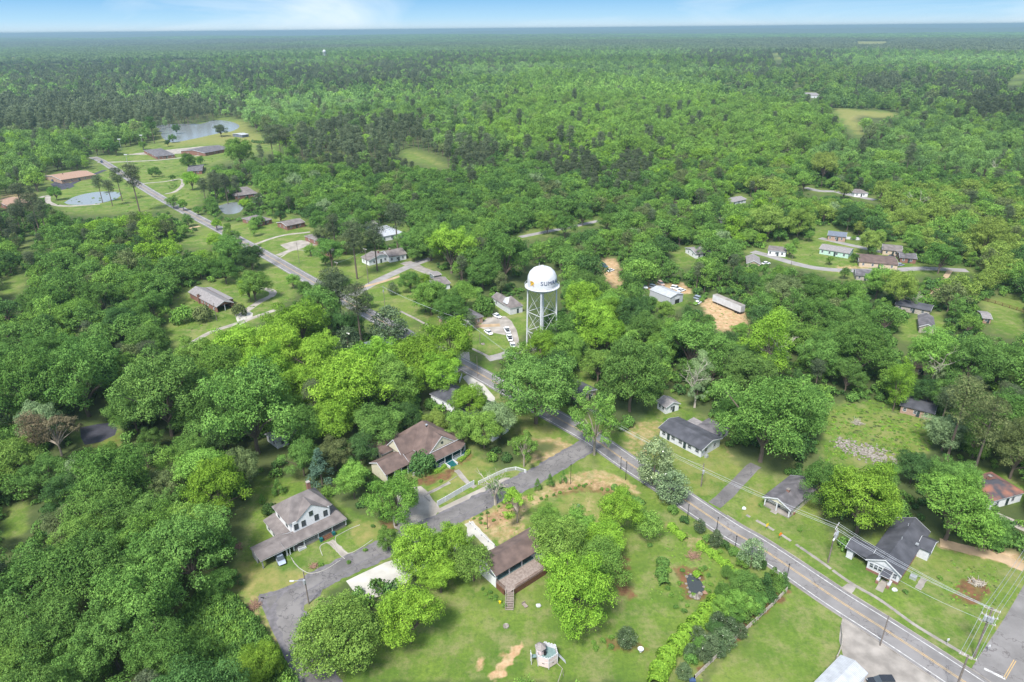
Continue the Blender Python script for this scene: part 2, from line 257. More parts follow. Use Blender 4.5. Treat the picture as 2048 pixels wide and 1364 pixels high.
# ------------------------------------------------------------------ terrain
def fbm2(x,y,seed=0):
    r=np.random.default_rng(seed);s=np.zeros(np.shape(x))
    for k in range(7):
        a=r.random()*6.28;f=(1/2600.)*(1.7**k);s=s+np.sin((x*math.cos(a)+y*math.sin(a))*f+r.random()*6.28+1.5*np.sin((x*math.sin(a)-y*math.cos(a))*f*.7))*(.62**k)
    return s
def HZ(x,y):
    d=np.hypot(x,y);ra=np.clip((d-1100)/5000,0,1);return ra*(13*fbm2(x,y,3))*(1+1.4*np.clip((d-9000)/12000,0,1))
DIRT=[([(980,1010),(1060,985),(1140,945),(1200,935),(1260,960),(1290,990),(1230,990),(1180,975),(1110,990),(1050,1030),(1060,1060),(1000,1090),(940,1060),(930,1040)],.5),([(1120,1000),(1200,985),(1210,1040),(1190,1080),(1150,1050)],.35),
([(1020,1300),(1040,1280),(1035,1325),(1000,1364),(975,1364)],1),([(1070,1255),(1060,1275),(1050,1270)],.8),([(940,1330),(975,1310),(985,1330),(950,1345)],.6),
([(1250,840),(1330,840),(1320,870),(1280,930),(1240,900)],.42),([(1445,880),(1480,895),(1470,920),(1450,915)],.5),([(1040,880),(1100,870),(1150,890),(1110,925),(1040,930)],.55),([(1310,1030),(1400,1080),(1410,1100),(1330,1070)],.35),
([(1200,515),(1235,518),(1250,560),(1250,590),(1210,570)],1),([(1275,565),(1370,563),(1385,590),(1300,585)],1),([(1400,592),(1440,600),(1500,630),(1540,650),(1500,680),(1450,672),(1405,625)],1),
([(1870,1075),(1960,1090),(2048,1125),(2048,1145),(1960,1115),(1880,1095)],.8),([(2000,1085),(2048,1095),(2048,1140),(2010,1125)],1),([(1990,1250),(2048,1170),(2048,1215),(2010,1290)],.4),
([(760,850),(800,840)],0),([(275,872),(320,868),(330,885),(290,888)],.5),([(70,935),(150,920),(120,960),(80,970)],1),([(560,1180),(480,1170),(500,1215),(530,1215)],.3),([(910,665),(945,660),(950,690),(930,690)],.55),
([(970,620),(1010,640),(990,650)],.3),([(0,385),(55,385),(60,400),(0,410)],.9),([(1630,540),(1700,530),(1760,535),(1700,545)],.8),([(1820,690),(1870,690),(1865,730),(1830,740)],.7),([(430,270),(470,265),(475,275),(430,280)],.5),([(1690,228),(1740,225),(1740,240),(1700,245)],.35),
([(1230,1130),(1330,1120),(1320,1180),(1240,1160)],.15),([(490,1200),(560,1240),(620,1364),(600,1364),(530,1250)],.4),([(1350,1060),(1420,1080),(1430,1110),(1370,1095)],.4),([(1850,580),(1880,590),(1870,600)],.5),([(1380,1000),(1420,1040),(1440,1060)],.2)]
DRY=[([(1700,950),(1900,960),(1880,1010)],.2),([(480,1120),(560,1140),(640,1150),(600,1190),(520,1200),(470,1180)],.8),([(690,1040),(760,1040),(780,1070),(700,1100)],.7),([(860,960),(930,900),(1000,930),(940,970)],.6),([(860,980),(910,945),(945,965),(880,1000)],.55),([(1260,830),(1480,870),(1500,940),(1400,1000),(1300,930)],.5),
([(1120,960),(1260,950),(1280,1010),(1200,1060),(1100,1020)],.6),([(1600,1180),(1690,1230),(1670,1300),(1560,1364),(1400,1364),(1560,1180)],.22),([(1850,1110),(1950,1110),(1990,1200),(1880,1180)],.4),([(1650,810),(1850,830),(1880,900),(1700,940)],.45),([(900,1180),(1120,1200),(1100,1364),(880,1364)],.25),
([(0,116),(50,116),(50,126),(0,128)],1),([(1700,84),(1790,84),(1790,95),(1700,94)],1),([(1538,90),(1556,90),(1580,130),(1606,178),(1592,178),(1564,135)],.8),([(1850,139),(2048,133),(2048,144),(1850,149)],.8),([(1340,76),(1420,76),(1420,82),(1340,82)],1),([(100,118),(410,116),(410,124),(100,127)],.9),([(1660,215),(1800,225),(1800,238),(1720,280)],.8),([(300,262),(500,240),(540,290),(320,295)],.7),([(800,300),(830,300),(900,330),(880,335)],.7),([(1030,820),(1130,860),(1120,900),(1020,880)],.5),([(1490,1000),(1540,960),(1520,1030),(1470,1040)],.6)]
MULCH=[([(950,1040),(1060,985),(1060,1010),(980,1060)],.6),([(1090,970),(1200,960),(1290,1000),(1270,1010),(1180,985),(1100,1000)],.5),([(1215,1110),(1240,1100),(1260,1150),(1280,1200),(1250,1190),(1220,1150)],.7),([(1345,1130),(1420,1135),(1415,1200),(1360,1205)],.6),([(1460,1270),(1540,1190),(1570,1170),(1580,1180),(1400,1350),(1385,1350)],.8),
([(835,960),(900,935),(920,940),(850,975)],.8),([(915,925),(950,905),(955,910),(920,935)],.8),([(1900,1160),(1960,1150),(1990,1180),(1940,1215),(1900,1195)],.6),([(130,900),(300,840),(300,900),(200,960),(100,960)],.35),([(760,1040),(800,1040),(790,1070)],.6),([(1210,1270),(1300,1290),(1290,1310),(1210,1300)],.5),([(0,1260),(200,1250),(200,1364),(0,1364)],.8)]
def raster(L):
    A=np.zeros(UU.shape)
    for P,w in L:
        if w:A=np.maximum(A,inpoly(UU,VV,P)*w)
    A0=A
    for _ in range(3):A=(np.roll(A,1,0)+np.roll(A,-1,0)+np.roll(A,1,1)+np.roll(A,-1,1)+2*A)/6
    return np.where(VV<250,A0,A)
ZR=[raster(DIRT),raster(DRY),raster(MULCH)]
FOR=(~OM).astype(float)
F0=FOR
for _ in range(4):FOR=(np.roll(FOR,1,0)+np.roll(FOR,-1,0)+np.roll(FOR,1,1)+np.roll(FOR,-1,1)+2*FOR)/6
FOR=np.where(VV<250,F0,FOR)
def axis_(a,b,step,lo,hi,g=1.07):
    c=list(np.arange(a,b,step));s=step;x=c[-1]
    while x<hi:s*=g;x+=s;c.append(x)
    s=step;x=c[0];l=[]
    while x>lo:s*=g;x-=s;l.append(x)
    return np.array(l[::-1]+c)
xs=axis_(-115,140,.65,-42000,42000,1.045);ys=axis_(62,250,.65,-1500,60000,1.035)
X,Y=np.meshgrid(xs,ys);Z=HZ(X,Y);nx,ny=len(xs),len(ys)
me=bpy.data.meshes.new('ground');me.vertices.add(nx*ny);me.vertices.foreach_set('co',np.stack([X,Y,Z],-1).ravel())
I=np.arange(nx*ny).reshape(ny,nx);Q=np.stack([I[:-1,:-1],I[:-1,1:],I[1:,1:],I[1:,:-1]],-1).reshape(-1,4)
me.loops.add(Q.size);me.polygons.add(len(Q));me.loops.foreach_set('vertex_index',Q.ravel().astype(np.int32));me.polygons.foreach_set('loop_start',np.arange(0,Q.size,4,dtype=np.int32));me.update()
Pp=np.stack([X,Y,0*X],-1).reshape(-1,3)-np.array([0,0,CAMH]);zf=Pp@FWD;zz=np.where(zf>1,zf,1e9)
U_=1024+FPX*(Pp@CX)/zz;V_=682-FPX*(Pp@CY)/zz;U_=np.where(zf>1,U_,-9999)
xf,yf=X.ravel(),Y.ravel();sc_=FPX/np.maximum(zf,50);W1=.9*np.sin(xf*1.1+2*np.sin(yf*.7))+.6*np.sin(yf*2.3+xf*.9)+1.6*np.sin(xf*.31+yf*.23);W2=.9*np.sin(yf*1.2+2*np.sin(xf*.8))+.6*np.sin(xf*2.1-yf*1.3);U2=U_+W1*sc_*.55;V2=V_+W2*sc_*.3
def bil(A,u,v):
    x=(u+200)/CS-.5;y=v/CS-.5;i=np.clip(np.floor(y).astype(int),0,A.shape[0]-2);j=np.clip(np.floor(x).astype(int),0,A.shape[1]-2);fx=np.clip(x-j,0,1);fy=np.clip(y-i,0,1)
    r=(A[i,j]*(1-fx)+A[i,j+1]*fx)*(1-fy)+(A[i+1,j]*(1-fx)+A[i+1,j+1]*fx)*fy
    return np.where((u<-195)|(u>2240)|(v<2)|(v>1550),0,r)
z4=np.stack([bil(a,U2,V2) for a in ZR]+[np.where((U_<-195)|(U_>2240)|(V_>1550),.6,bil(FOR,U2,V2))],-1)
ca=me.color_attributes.new('zone','FLOAT_COLOR','POINT');ca.data.foreach_set('color',z4.astype(np.float32).ravel())
gr=bpy.data.objects.new('ground',me);COL.objects.link(gr);tag(gr,kind='structure')
m,t,b=newmat('ground');N=t.nodes.new;L=t.links.new;b.inputs['Roughness'].default_value=.95;b.inputs['Specular IOR Level'].default_value=.1
tcn=N('ShaderNodeTexCoord')
def noise(sc,de=6,ro=.6):
    n=N('ShaderNodeTexNoise');n.inputs['Scale'].default_value=sc;n.inputs['Detail'].default_value=de;n.inputs['Roughness'].default_value=ro;L(tcn.outputs['Object'],n.inputs['Vector']);return n.outputs['Fac']
def ramp(f,p0,c0,p1,c1):
    r=N('ShaderNodeValToRGB');r.color_ramp.elements[0].position=p0;r.color_ramp.elements[1].position=p1;r.color_ramp.elements[0].color=(*c0,1);r.color_ramp.elements[1].color=(*c1,1);L(f,r.inputs[0]);return r.outputs[0]
def mixc(f,a,b_,bt='MIX'):
    q=N('ShaderNodeMixRGB');q.blend_type=bt
    for i,s in((0,f),(1,a),(2,b_)):
        if isinstance(s,(int,float)):q.inputs[i].default_value=s
        elif isinstance(s,tuple):q.inputs[i].default_value=(*s,1)
        else:L(s,q.inputs[i])
    return q.outputs[0]
def mth(op,a,b_):
    q=N('ShaderNodeMath');q.operation=op;q.use_clamp=(op=='MULTIPLY')
    for i,s in((0,a),(1,b_)):
        if isinstance(s,(int,float)):q.inputs[i].default_value=s
        else:L(s,q.inputs[i])
    return q.outputs[0]
za=N('ShaderNodeAttribute');za.attribute_name='zone';sp=N('ShaderNodeSeparateColor');L(za.outputs['Color'],sp.inputs[0])
g=ramp(noise(.09,7),.36,(.075,.14,.02),.66,(.15,.215,.035))
g=mixc(mth('MULTIPLY',ramp(noise(1.1,8,.75),.3,(0,0,0),.75,(1,1,1)),1.0),g,(.05,.09,.018))
g=mixc(mth('MULTIPLY',ramp(noise(.035,5),.5,(0,0,0),.72,(1,1,1)),.45),g,(.2,.215,.06))
wv=N('ShaderNodeTexWave');wv.inputs['Scale'].default_value=.28;wv.inputs['Distortion'].default_value=3.5;wv.inputs['Detail Scale'].default_value=.35;L(tcn.outputs['Object'],wv.inputs['Vector'])
g=mixc(mth('MULTIPLY',wv.outputs['Fac'],.05),g,(.17,.23,.045))
g=mixc(mth('MULTIPLY',ramp(noise(.16,9,.75),.47,(0,0,0),.64,(1,1,1)),.75),g,(.2,.19,.085))
g=mixc(mth('MULTIPLY',ramp(noise(.5,9,.8),.54,(0,0,0),.68,(1,1,1)),.75),g,(.045,.085,.022))
det=noise(.5,9,.7)
def zmix(base,ch,col_a,col_b,k=2.2,sc=.35):
    f=mth('MULTIPLY',mth('ADD',mth('MULTIPLY',ch,k),mth('SUBTRACT',mth('MULTIPLY',noise(sc,8,.7),1.6),1.25)),1.6)
    mr=N('ShaderNodeMapRange');mr.inputs[1].default_value=0;mr.inputs[2].default_value=1;L(f,mr.inputs[0])
    gate=mth('MULTIPLY',ch,12);return mixc(mth('MULTIPLY',mr.outputs[0],gate),base,ramp(det,.35,col_a,.65,col_b))
g=zmix(g,sp.outputs[1],(.13,.16,.04),(.23,.2,.075),1.35,.3)
g=zmix(g,sp.outputs[2],(.08,.05,.025),(.17,.085,.045),1.7,.6)
g=zmix(g,sp.outputs[0],(.3,.175,.09),(.46,.33,.21),1.5,.55)
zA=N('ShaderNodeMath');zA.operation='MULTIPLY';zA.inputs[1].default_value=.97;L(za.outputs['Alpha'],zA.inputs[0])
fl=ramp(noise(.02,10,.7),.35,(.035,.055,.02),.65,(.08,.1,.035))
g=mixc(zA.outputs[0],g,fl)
L(g,b.inputs['Base Color'])
bp=N('ShaderNodeBump');bp.inputs['Strength'].default_value=.35;bp.inputs['Distance'].default_value=.3;L(noise(2.2,6),bp.inputs['Height']);L(bp.outputs[0],b.inputs['Normal'])
me.materials.append(m)
# ------------------------------------------------------------------ roads
strip('road',MAIN,-3.75,3.75,.02,'road_asphalt');strip('road_marking',MAIN,-3.02,-2.84,.03,'line_white');strip('road_marking',MAIN,2.84,3.02,.03,'line_white')
strip('road_marking',MAIN,-.24,-.1,.03,'line_yellow');strip('road_marking',MAIN,.1,.24,.03,'line_yellow')
strip('kerb',MAIN[-46:],3.75,3.95,.13,'concrete',thick=.14);strip('kerb',MAIN[-46:],-3.95,-3.75,.13,'concrete',thick=.14)
strip('road',SIDE,-2.9,2.9,.016,'side_asphalt',jit=.12);strip('road_edge',SIDE,-3.4,-2.5,.022,'patch',jit=.22);strip('road_edge',SIDE,2.5,3.2,.022,'patch',jit=.22)
strip('road_patch',offs(SIDE[20:90],.9),-.12,.14,.024,'patch',jit=.09)
strip('road',CORNER,-4.2,3.2,.012,'road_asphalt')
for a,b_ in(((1968,1337),(2011,1358)),):
    L2=np.array([G(*a)[:2],G(*b_)[:2]]);strip('stop_line',L2,-.28,.28,.03,'line_white')
L2=np.array([G(2009,1357)[:2],G(2030,1321)[:2]]);strip('road_marking',L2,-.22,-.08,.03,'line_yellow');strip('road_marking',L2,.1,.24,.03,'line_yellow')
for L_,w,mm in((ST1,2.6,'gravel_asphalt'),(ST2,2.2,'gravel_asphalt'),(ST3,2.8,'gravel_asphalt'),(ST4,3,'gravel_asphalt'),(ST5,2.3,'gravel_asphalt'),(ST6,9,'pale_drive'),(ST7,6,'dirt_road')):strip('road',L_,-w,w,.014,mm,jit=.05)
DR=[([(1428,1010),(1452,990),(1500,940),(1512,930)],1.7,'side_asphalt'),([(368,695),(420,665),(470,648),(550,620)],1.3,'pale_drive'),([(480,630),(520,603),(545,590),(540,580),(505,575)],1.6,'pale_drive'),
([(880,660),(920,655),(960,652),(1000,650)],1.5,'dirt_road'),([(1000,640),(1022,655),(1030,690),(1030,705)],1.7,'pale_drive'),([(555,511),(600,494),(640,488),(690,485)],1.8,'pale_drive'),([(500,492),(560,472),(620,464)],1.3,'pale_drive'),
([(560,515),(590,500),(640,505)],.5,'pale_drive'),([(286,505),(320,480),(360,462),(400,452)],1.4,'dirt_road'),([(330,388),(350,383),(365,370),(362,358),(330,363),(285,367)],1.4,'pale_drive'),([(195,325),(260,323),(330,319),(420,308),(470,300)],2.2,'pale_drive'),
([(80,395),(95,392),(98,405),(130,412),(200,408)],1.8,'pale_drive'),([(880,705),(930,690),(990,712),(1040,700)],0,'pale_drive'),([(975,718),(1000,712),(1040,700),(1090,692)],2.2,'gravel_asphalt'),([(712,577),(760,565),(800,552)],1.2,'dirt_road'),
([(1755,1125),(1773,1165),(1790,1190)],0,'concrete'),([(1848,1158),(1836,1178)],.6,'concrete'),([(1770,1161),(1758,1182)],.7,'pale_drive'),([(2048,1135),(1990,1112),(1930,1098),(1880,1085)],1.6,'dirt_road'),([(1990,1030),(2020,1043),(2060,1060)],1.6,'pale_drive'),
([(900,965),(870,980),(850,990)],.5,'concrete'),([(913,940),(935,965),(950,975)],.7,'concrete'),([(660,1082),(680,1100),(697,1115)],.8,'pale_drive'),([(937,1045),(955,1065),(975,1085),(985,1098)],1.1,'bright_concrete'),([(800,1150),(870,1120),(935,1075),(942,1050)],.9,'bright_concrete'),
([(1900,541),(1880,570),(1850,600),(1790,598)],1.2,'dirt_road'),([(210,340),(160,360),(130,372),(112,362)],2.4,'fresh_asphalt')]
for i_,(px_,w,mm) in enumerate(DR):
    if w:strip('driveway',wline(px_,5),-w,w,.002+.004*((i_*5)%len(DR)+1)*.1+.0004*i_,mm,jit=.06)
for px_,mm in (([(795,985),(842,972),(866,1000),(880,1018),(852,1046),(800,1062),(785,1040)],'pale_drive'),([(876,1018),(950,982),(1010,955),(1016,962),(955,990),(884,1026)],'pale_drive'),([(692,1162),(742,1138),(795,1117),(833,1128),(812,1165),(760,1192),(722,1196)],'bright_concrete'),([(1685,1235),(1745,1262),(1860,1345),(1900,1400),(1680,1420),(1690,1330),(1678,1280)],'concrete'),
([(925,755),(945,750),(990,795),(975,810)],'bright_concrete'),([(975,635),(1010,632),(1030,655),(1010,670),(960,655)],'pale_drive'),([(560,490),(600,480),(622,487),(585,502)],'pale_drive'),([(330,300),(400,293),(430,292),(400,305),(250,310)],'pale_drive'),([(100,368),(125,362),(150,372),(120,380)],'fresh_asphalt'),
([(1668,1188),(1695,1167),(1712,1175),(1700,1190),(1690,1205)],'concrete'),([(470,630),(500,623),(505,633),(480,650)],'bright_concrete'),([(800,527),(822,522),(850,535),(880,548),(862,552)],'concrete'),([(160,855),(225,845),(230,870),(170,890)],'fresh_asphalt'),([(862,745),(925,700),(940,720),(900,755)],'grey_wood')):
    ZS_=globals().get('ZS_',.03)-.0022;sheet('driveway',px_,max(.004,ZS_-.012),mm,2)
q_=[(515,1193),(556,1180),(600,1162),(648,1172),(640,1192),(606,1212),(597,1238),(606,1290),(640,1364),(655,1400),(612,1400),(578,1330),(545,1262)]
P_=[G(*a)[:2] for a in q_];ob_=obj('road',[(*p,.0145) for p in P_][::-1],[tuple(range(len(P_)))],'side_asphalt');ob_['kind']='structure'
strip('road_edge',wline([(600,1163),(556,1181),(518,1194),(530,1225),(546,1262),(578,1330),(605,1390)],6),-.1,1.1,.0235,'patch',jit=.2)
# broken pavement slabs along the verge
Lp=wline([(1493,1030),(1560,1068),(1640,1122),(1700,1165),(1760,1200),(1830,1250),(1900,1292),(1945,1318)],10);bb=B();acc=0
for i in range(len(Lp)-1):
    a=Lp[i];d=Lp[i+1]-a;ln=np.linalg.norm(d);d/=ln;nrm=np.array([-d[1],d[0]]);k=0
    while k<ln:
        s=.9+.5*rng.random();gap=.5*rng.random() if i<30 else .06
        if i>30 or rng.random()<.75:
            s=min(s,ln-k) if i>30 else s;p=[a+d*k-nrm*.4*(.75+.3*rng.random()),a+d*(k+s)-nrm*.4,a+d*(k+s)+nrm*.4*(.75+.3*rng.random()),a+d*k+nrm*.4];zp=.045+.02*rng.random();bb.slab([(*q,zp) for q in p],zp+.05)
        k+=s+gap
tag(bb.out('pavement','concrete'),kind='structure')
strip('pavement',wline([(800,622),(840,642),(872,660)],4),-.6,.6,.02,'concrete');strip('pavement',wline([(944,697),(965,707),(985,717)],4),-.6,.6,.02,'concrete')
# lake and ponds
for px_ in([(335,285),(322,268),(345,255),(400,248),(425,241),(448,241),(470,246),(479,253),(465,262),(440,266),(400,275),(360,283)],[(128,405),(150,393),(185,385),(215,383),(242,386),(235,396),(215,403),(180,409),(140,409)],[(436,412),(462,405),(486,407),(480,424),(450,428)]):
    sheet('water',px_,.02,'water',4)
sheet('water',[(1372,1152),(1383,1149),(1400,1160),(1408,1180),(1395,1192),(1378,1180)],.04,'dark_water',4)
sheet('water',[(310,262),(300,256),(330,249),(400,248),(345,255),(330,265)],.015,'water',3)
# ------------------------------------------------------------------ foliage prototypes (crown radius 1, foot at z=0)
def cards_mesh(name,P,Nn,s,v,rg,asp=.62,m='leaves',flat=.7):
    n=len(P);q=Nn*flat+rg.normal(0,.3,(n,3))+np.array([0,0,.12]);q/=np.linalg.norm(q,axis=1)[:,None]+1e-9
    a=np.cross(q,rg.normal(0,1,(n,3)));a/=np.linalg.norm(a,axis=1)[:,None]+1e-9;b=np.cross(q,a);s=s*(.6+.8*rg.random(n))[:,None]
    a=a*s;b=b*s*asp;V=np.stack([P-a,P-b*.9-a*.1,P+a,P+b*.9+a*.1],1).reshape(-1,3)
    me=bpy.data.meshes.new(name);me.vertices.add(4*n);me.vertices.foreach_set('co',V.astype(np.float32).ravel());me.loops.add(4*n);me.polygons.add(n)
    me.loops.foreach_set('vertex_index',np.arange(4*n,dtype=np.int32));me.polygons.foreach_set('loop_start',np.arange(0,4*n,4,dtype=np.int32));me.update()
    at=me.attributes.new('v','FLOAT','POINT');at.data.foreach_set('value',np.repeat(v,4).astype(np.float32));me.materials.append(M[m]);return me
def sph(n,rg):
    z=rg.normal(0,1,(n,3));return z/np.linalg.norm(z,axis=1)[:,None]
def lobes(kind,rg):
    """-> centres, radii (k,3)"""
    C=[];Rr=[]
    if kind in('oak','thin'):
        n=64 if kind=='oak' else 26;d=sph(n,rg);d[:,2]=np.where(d[:,2]<-.7,-d[:,2],d[:,2]);rad=.5+.42*rg.random(n)
        amp=1+.2*np.sin(3*np.arctan2(d[:,1],d[:,0])+rg.random()*6)
        C=d*rad[:,None]*amp[:,None]*np.array([1,1,.78])+np.array([0,0,1.15]);r=.13+.15*rg.random(n)
        if kind=='thin':r*=.72
        Rr=np.stack([r,r,r*.72],1)
    elif kind=='tall':
        n=40;d=sph(n,rg);rad=.45+.3*rg.random(n);C=d*rad[:,None]*np.array([1,1,1.9])+np.array([0,0,1.9]);r=.2+.16*rg.random(n);Rr=np.stack([r,r,r*.85],1)
    elif kind=='pine':
        n=46;h=rg.random(n)**.75;C=np.stack([np.zeros(n)]*3,1);a=rg.random(n)*6.283;w=np.sqrt(np.clip(1.02-h**2.2,0,1))*(.45+.45*h)*(.35+.65*rg.random(n));C[:,0]=w*np.cos(a);C[:,1]=w*np.sin(a);C[:,2]=1.9+h*1.75;r=.17+.13*rg.random(n);Rr=np.stack([r*1.25,r*1.25,r*.7],1)
    elif kind=='magnolia':
        n=42;h=rg.random(n);a=rg.random(n)*6.283;w=np.sin(np.clip(h*.92+.12,0,1)*math.pi)**.7*.75*(.6+.4*rg.random(n));C=np.stack([w*np.cos(a),w*np.sin(a),.25+h*1.75],1);r=.2+.1*rg.random(n);Rr=np.stack([r,r,r*.9],1)
    elif kind=='cone':
        n=40;h=rg.random(n);a=rg.random(n)*6.283;w=(1-h)*.78;C=np.stack([w*np.cos(a),w*np.sin(a),.2+h*2.7],1);r=.14+.16*(1-h);Rr=np.stack([r,r,r*1.2],1)
    elif kind=='willow':
        n=34;d=sph(n,rg);d[:,2]=np.abs(d[:,2])*1.1-.1;C=d*(.62+.15*rg.random(n))[:,None]*np.array([1,1,.95])+np.array([0,0,.95]);r=.26+.1*rg.random(n);Rr=np.stack([r,r,r*1.1],1)
    else: # bush
        n=22;d=sph(n,rg);d[:,2]=np.abs(d[:,2]);C=d*(.6+.12*rg.random(n))[:,None]*np.array([1,1,.8])+np.array([0,0,.25]);r=.27+.08*rg.random(n);Rr=np.stack([r,r,r],1)
    return C,Rr
def crown(name,kind,n,s,seed,m='leaves'):
    rg=np.random.default_rng(seed);C,Rr=lobes(kind,rg);k=len(C);lv=rg.random(k)
    w=Rr[:,0]**2;w/=w.sum();i=rg.choice(k,n,p=w);d=sph(n,rg);d[:,2]=np.where((d[:,2]<-.2)&(rg.random(n)<.6),-d[:,2],d[:,2])
    P=C[i]+d*Rr[i]*(.72+.36*rg.random(n)**.7)[:,None]
    # wavy, broken outline
    P+=.045*np.sin(P[:,[1,2,0]]*17+seed)+.03*np.sin(P[:,[2,0,1]]*37+2*seed)
    # cull leaves deep inside other lobes
    deep=np.zeros(n)
    for c,r in zip(C,Rr):deep+=(((P-c)/(r*.72))**2).sum(1)<1
    kp=deep<1.5 if kind!='thin' else deep<3
    P,d,i=P[kp],d[kp],i[kp];v=np.clip(.5+.38*(lv[i]-.5)+rg.normal(0,.2,len(P)),0,1);s_=s
    if kind in('oak','thin','tall'):
        # stray sprays
        e=int(.1*n);j=rg.choice(k,e);d2=sph(e,rg);P2=C[j]+d2*Rr[j]*(1.0+.5*rg.random(e)**1.5)[:,None];P=np.vstack([P,P2]);d=np.vstack([d,d2]);v=np.append(v,.5+.4*rg.random(e))
    return cards_mesh(name,P,d,s_,v,rg,m=m,asp=.35 if kind=='pine' else .62)
def trunk(name,kind,seed,m='bark'):
    rg=np.random.default_rng(seed);C,Rr=lobes(kind,rg);b=B()
    if kind=='pine':b.tube([(0,0,-.1),(.02,.01,2),(0,.03,3.6)],[.06,.045,.012],6);s0=2.
    elif kind in('oak','thin','tall'):
        th={'oak':.42,'thin':.6,'tall':.8}[kind];b.tube([(0,0,-.1),(.02,.01,th*.5),(0,0,th)],[.055,.042,.038],7);s0=th
        idx=rg.permutation(len(C))[:12]
        for q in idx:
            c=C[q];mid=np.array([c[0]*.35,c[1]*.35,s0+(c[2]-s0)*.45]);b.tube([(0,0,s0-.05),mid,c],[.032,.02,.008],5)
        b.tube([(0,0,s0),(0,0,s0+.7)],[.036,.015],5)
    else:b.tube([(0,0,-.05),(0,0,.9)],[.06,.03],5)
    if kind=='pine':
        for q in rg.permutation(len(C))[:14]:
            c=C[q];b.tube([(0,0,c[2]-.08),c],[.02,.006],4)
    me=bpy.data.meshes.new(name);me.from_pydata([tuple(map(float,p)) for p in b.V],[],b.F);me.materials.append(M[m]);me.update();return me
def dead_mesh(name,seed,m='dead_bark'):
    rg=np.random.default_rng(seed);b=B()
    def grow(p,d,l,r,dep):
        q=p+d*l*.55+rg.normal(0,.03,3)*l;e=q+(d+rg.normal(0,.25,3))*l*.5;b.tube([p,q,e],[r,r*.75,r*.45],5)
        if dep:
            for _ in range(3):
                dd=d+rg.normal(0,.55,3);dd[2]=abs(dd[2])*.8+.15;dd/=np.linalg.norm(dd);grow(e if rg.random()<.6 else q,dd,l*.66,r*.5,dep-1)
    grow(np.array([0,0,-.1]),np.array([0,0,1.]),1.1,.075,4)
    me=bpy.data.meshes.new(name);me.from_pydata([tuple(map(float,p)) for p in b.V],[],b.F);me.materials.append(M[m]);me.update();return me
KN=dict(oak=8,tall=3,thin=2,pine=3,magnolia=2,cone=2,willow=1,bush=2)
NL=dict(oak=34000,tall=18000,thin=11000,pine=8000,magnolia=6500,cone=4500,willow=8000,bush=2200)
SZ=dict(oak=.0192,tall=.024,thin=.021,pine=.04,magnolia=.038,cone=.045,willow=.032,bush=.07)
CM={};TM={}
for kd,n in KN.items():
    for i in range(n):
        CM[kd,i]=crown('crown_'+kd,kd,NL[kd],SZ[kd],100+i*7+len(kd));TM[kd,i]=trunk('trunk_'+kd,kd,100+i*7+len(kd),'pale_bark' if kd=='thin' else 'bark')
DM=[dead_mesh('bare_limbs',s) for s in(3,5,8)]
BLM=None
ZC=dict(oak=1.15,tall=1.9,thin=1.15,pine=2.9,magnolia=1.1,cone=1.2,willow=.95,bush=.5,dead=1.6,bare=1.7)
TT=dict(lime=(.165,.3,.036),fresh=(.142,.262,.05),green=(.1,.198,.045),dark=(.062,.128,.038),olive=(.115,.15,.058),pine=(.088,.115,.062),pale=(.18,.26,.12),blue=(.1,.17,.12),brown=(.16,.135,.08),yellow=(.18,.265,.055),mag=(.09,.135,.065))
TREES=[]   # dict(xy,R,kind,tint,hand)
def place(u,v,r,kind,tint,zs=1.0):
    zc=ZC[kind]*zs;R=5.
    for _ in range(6):
        p=G(u,v,zc*R);d=(p-np.array([0,0,CAMH]))@FWD;R=r*d/FPX
    return dict(x=p[0],y=p[1],R=R,kind=kind,tint=tint,u=u,v=v,r=r,hand=True,d=d)
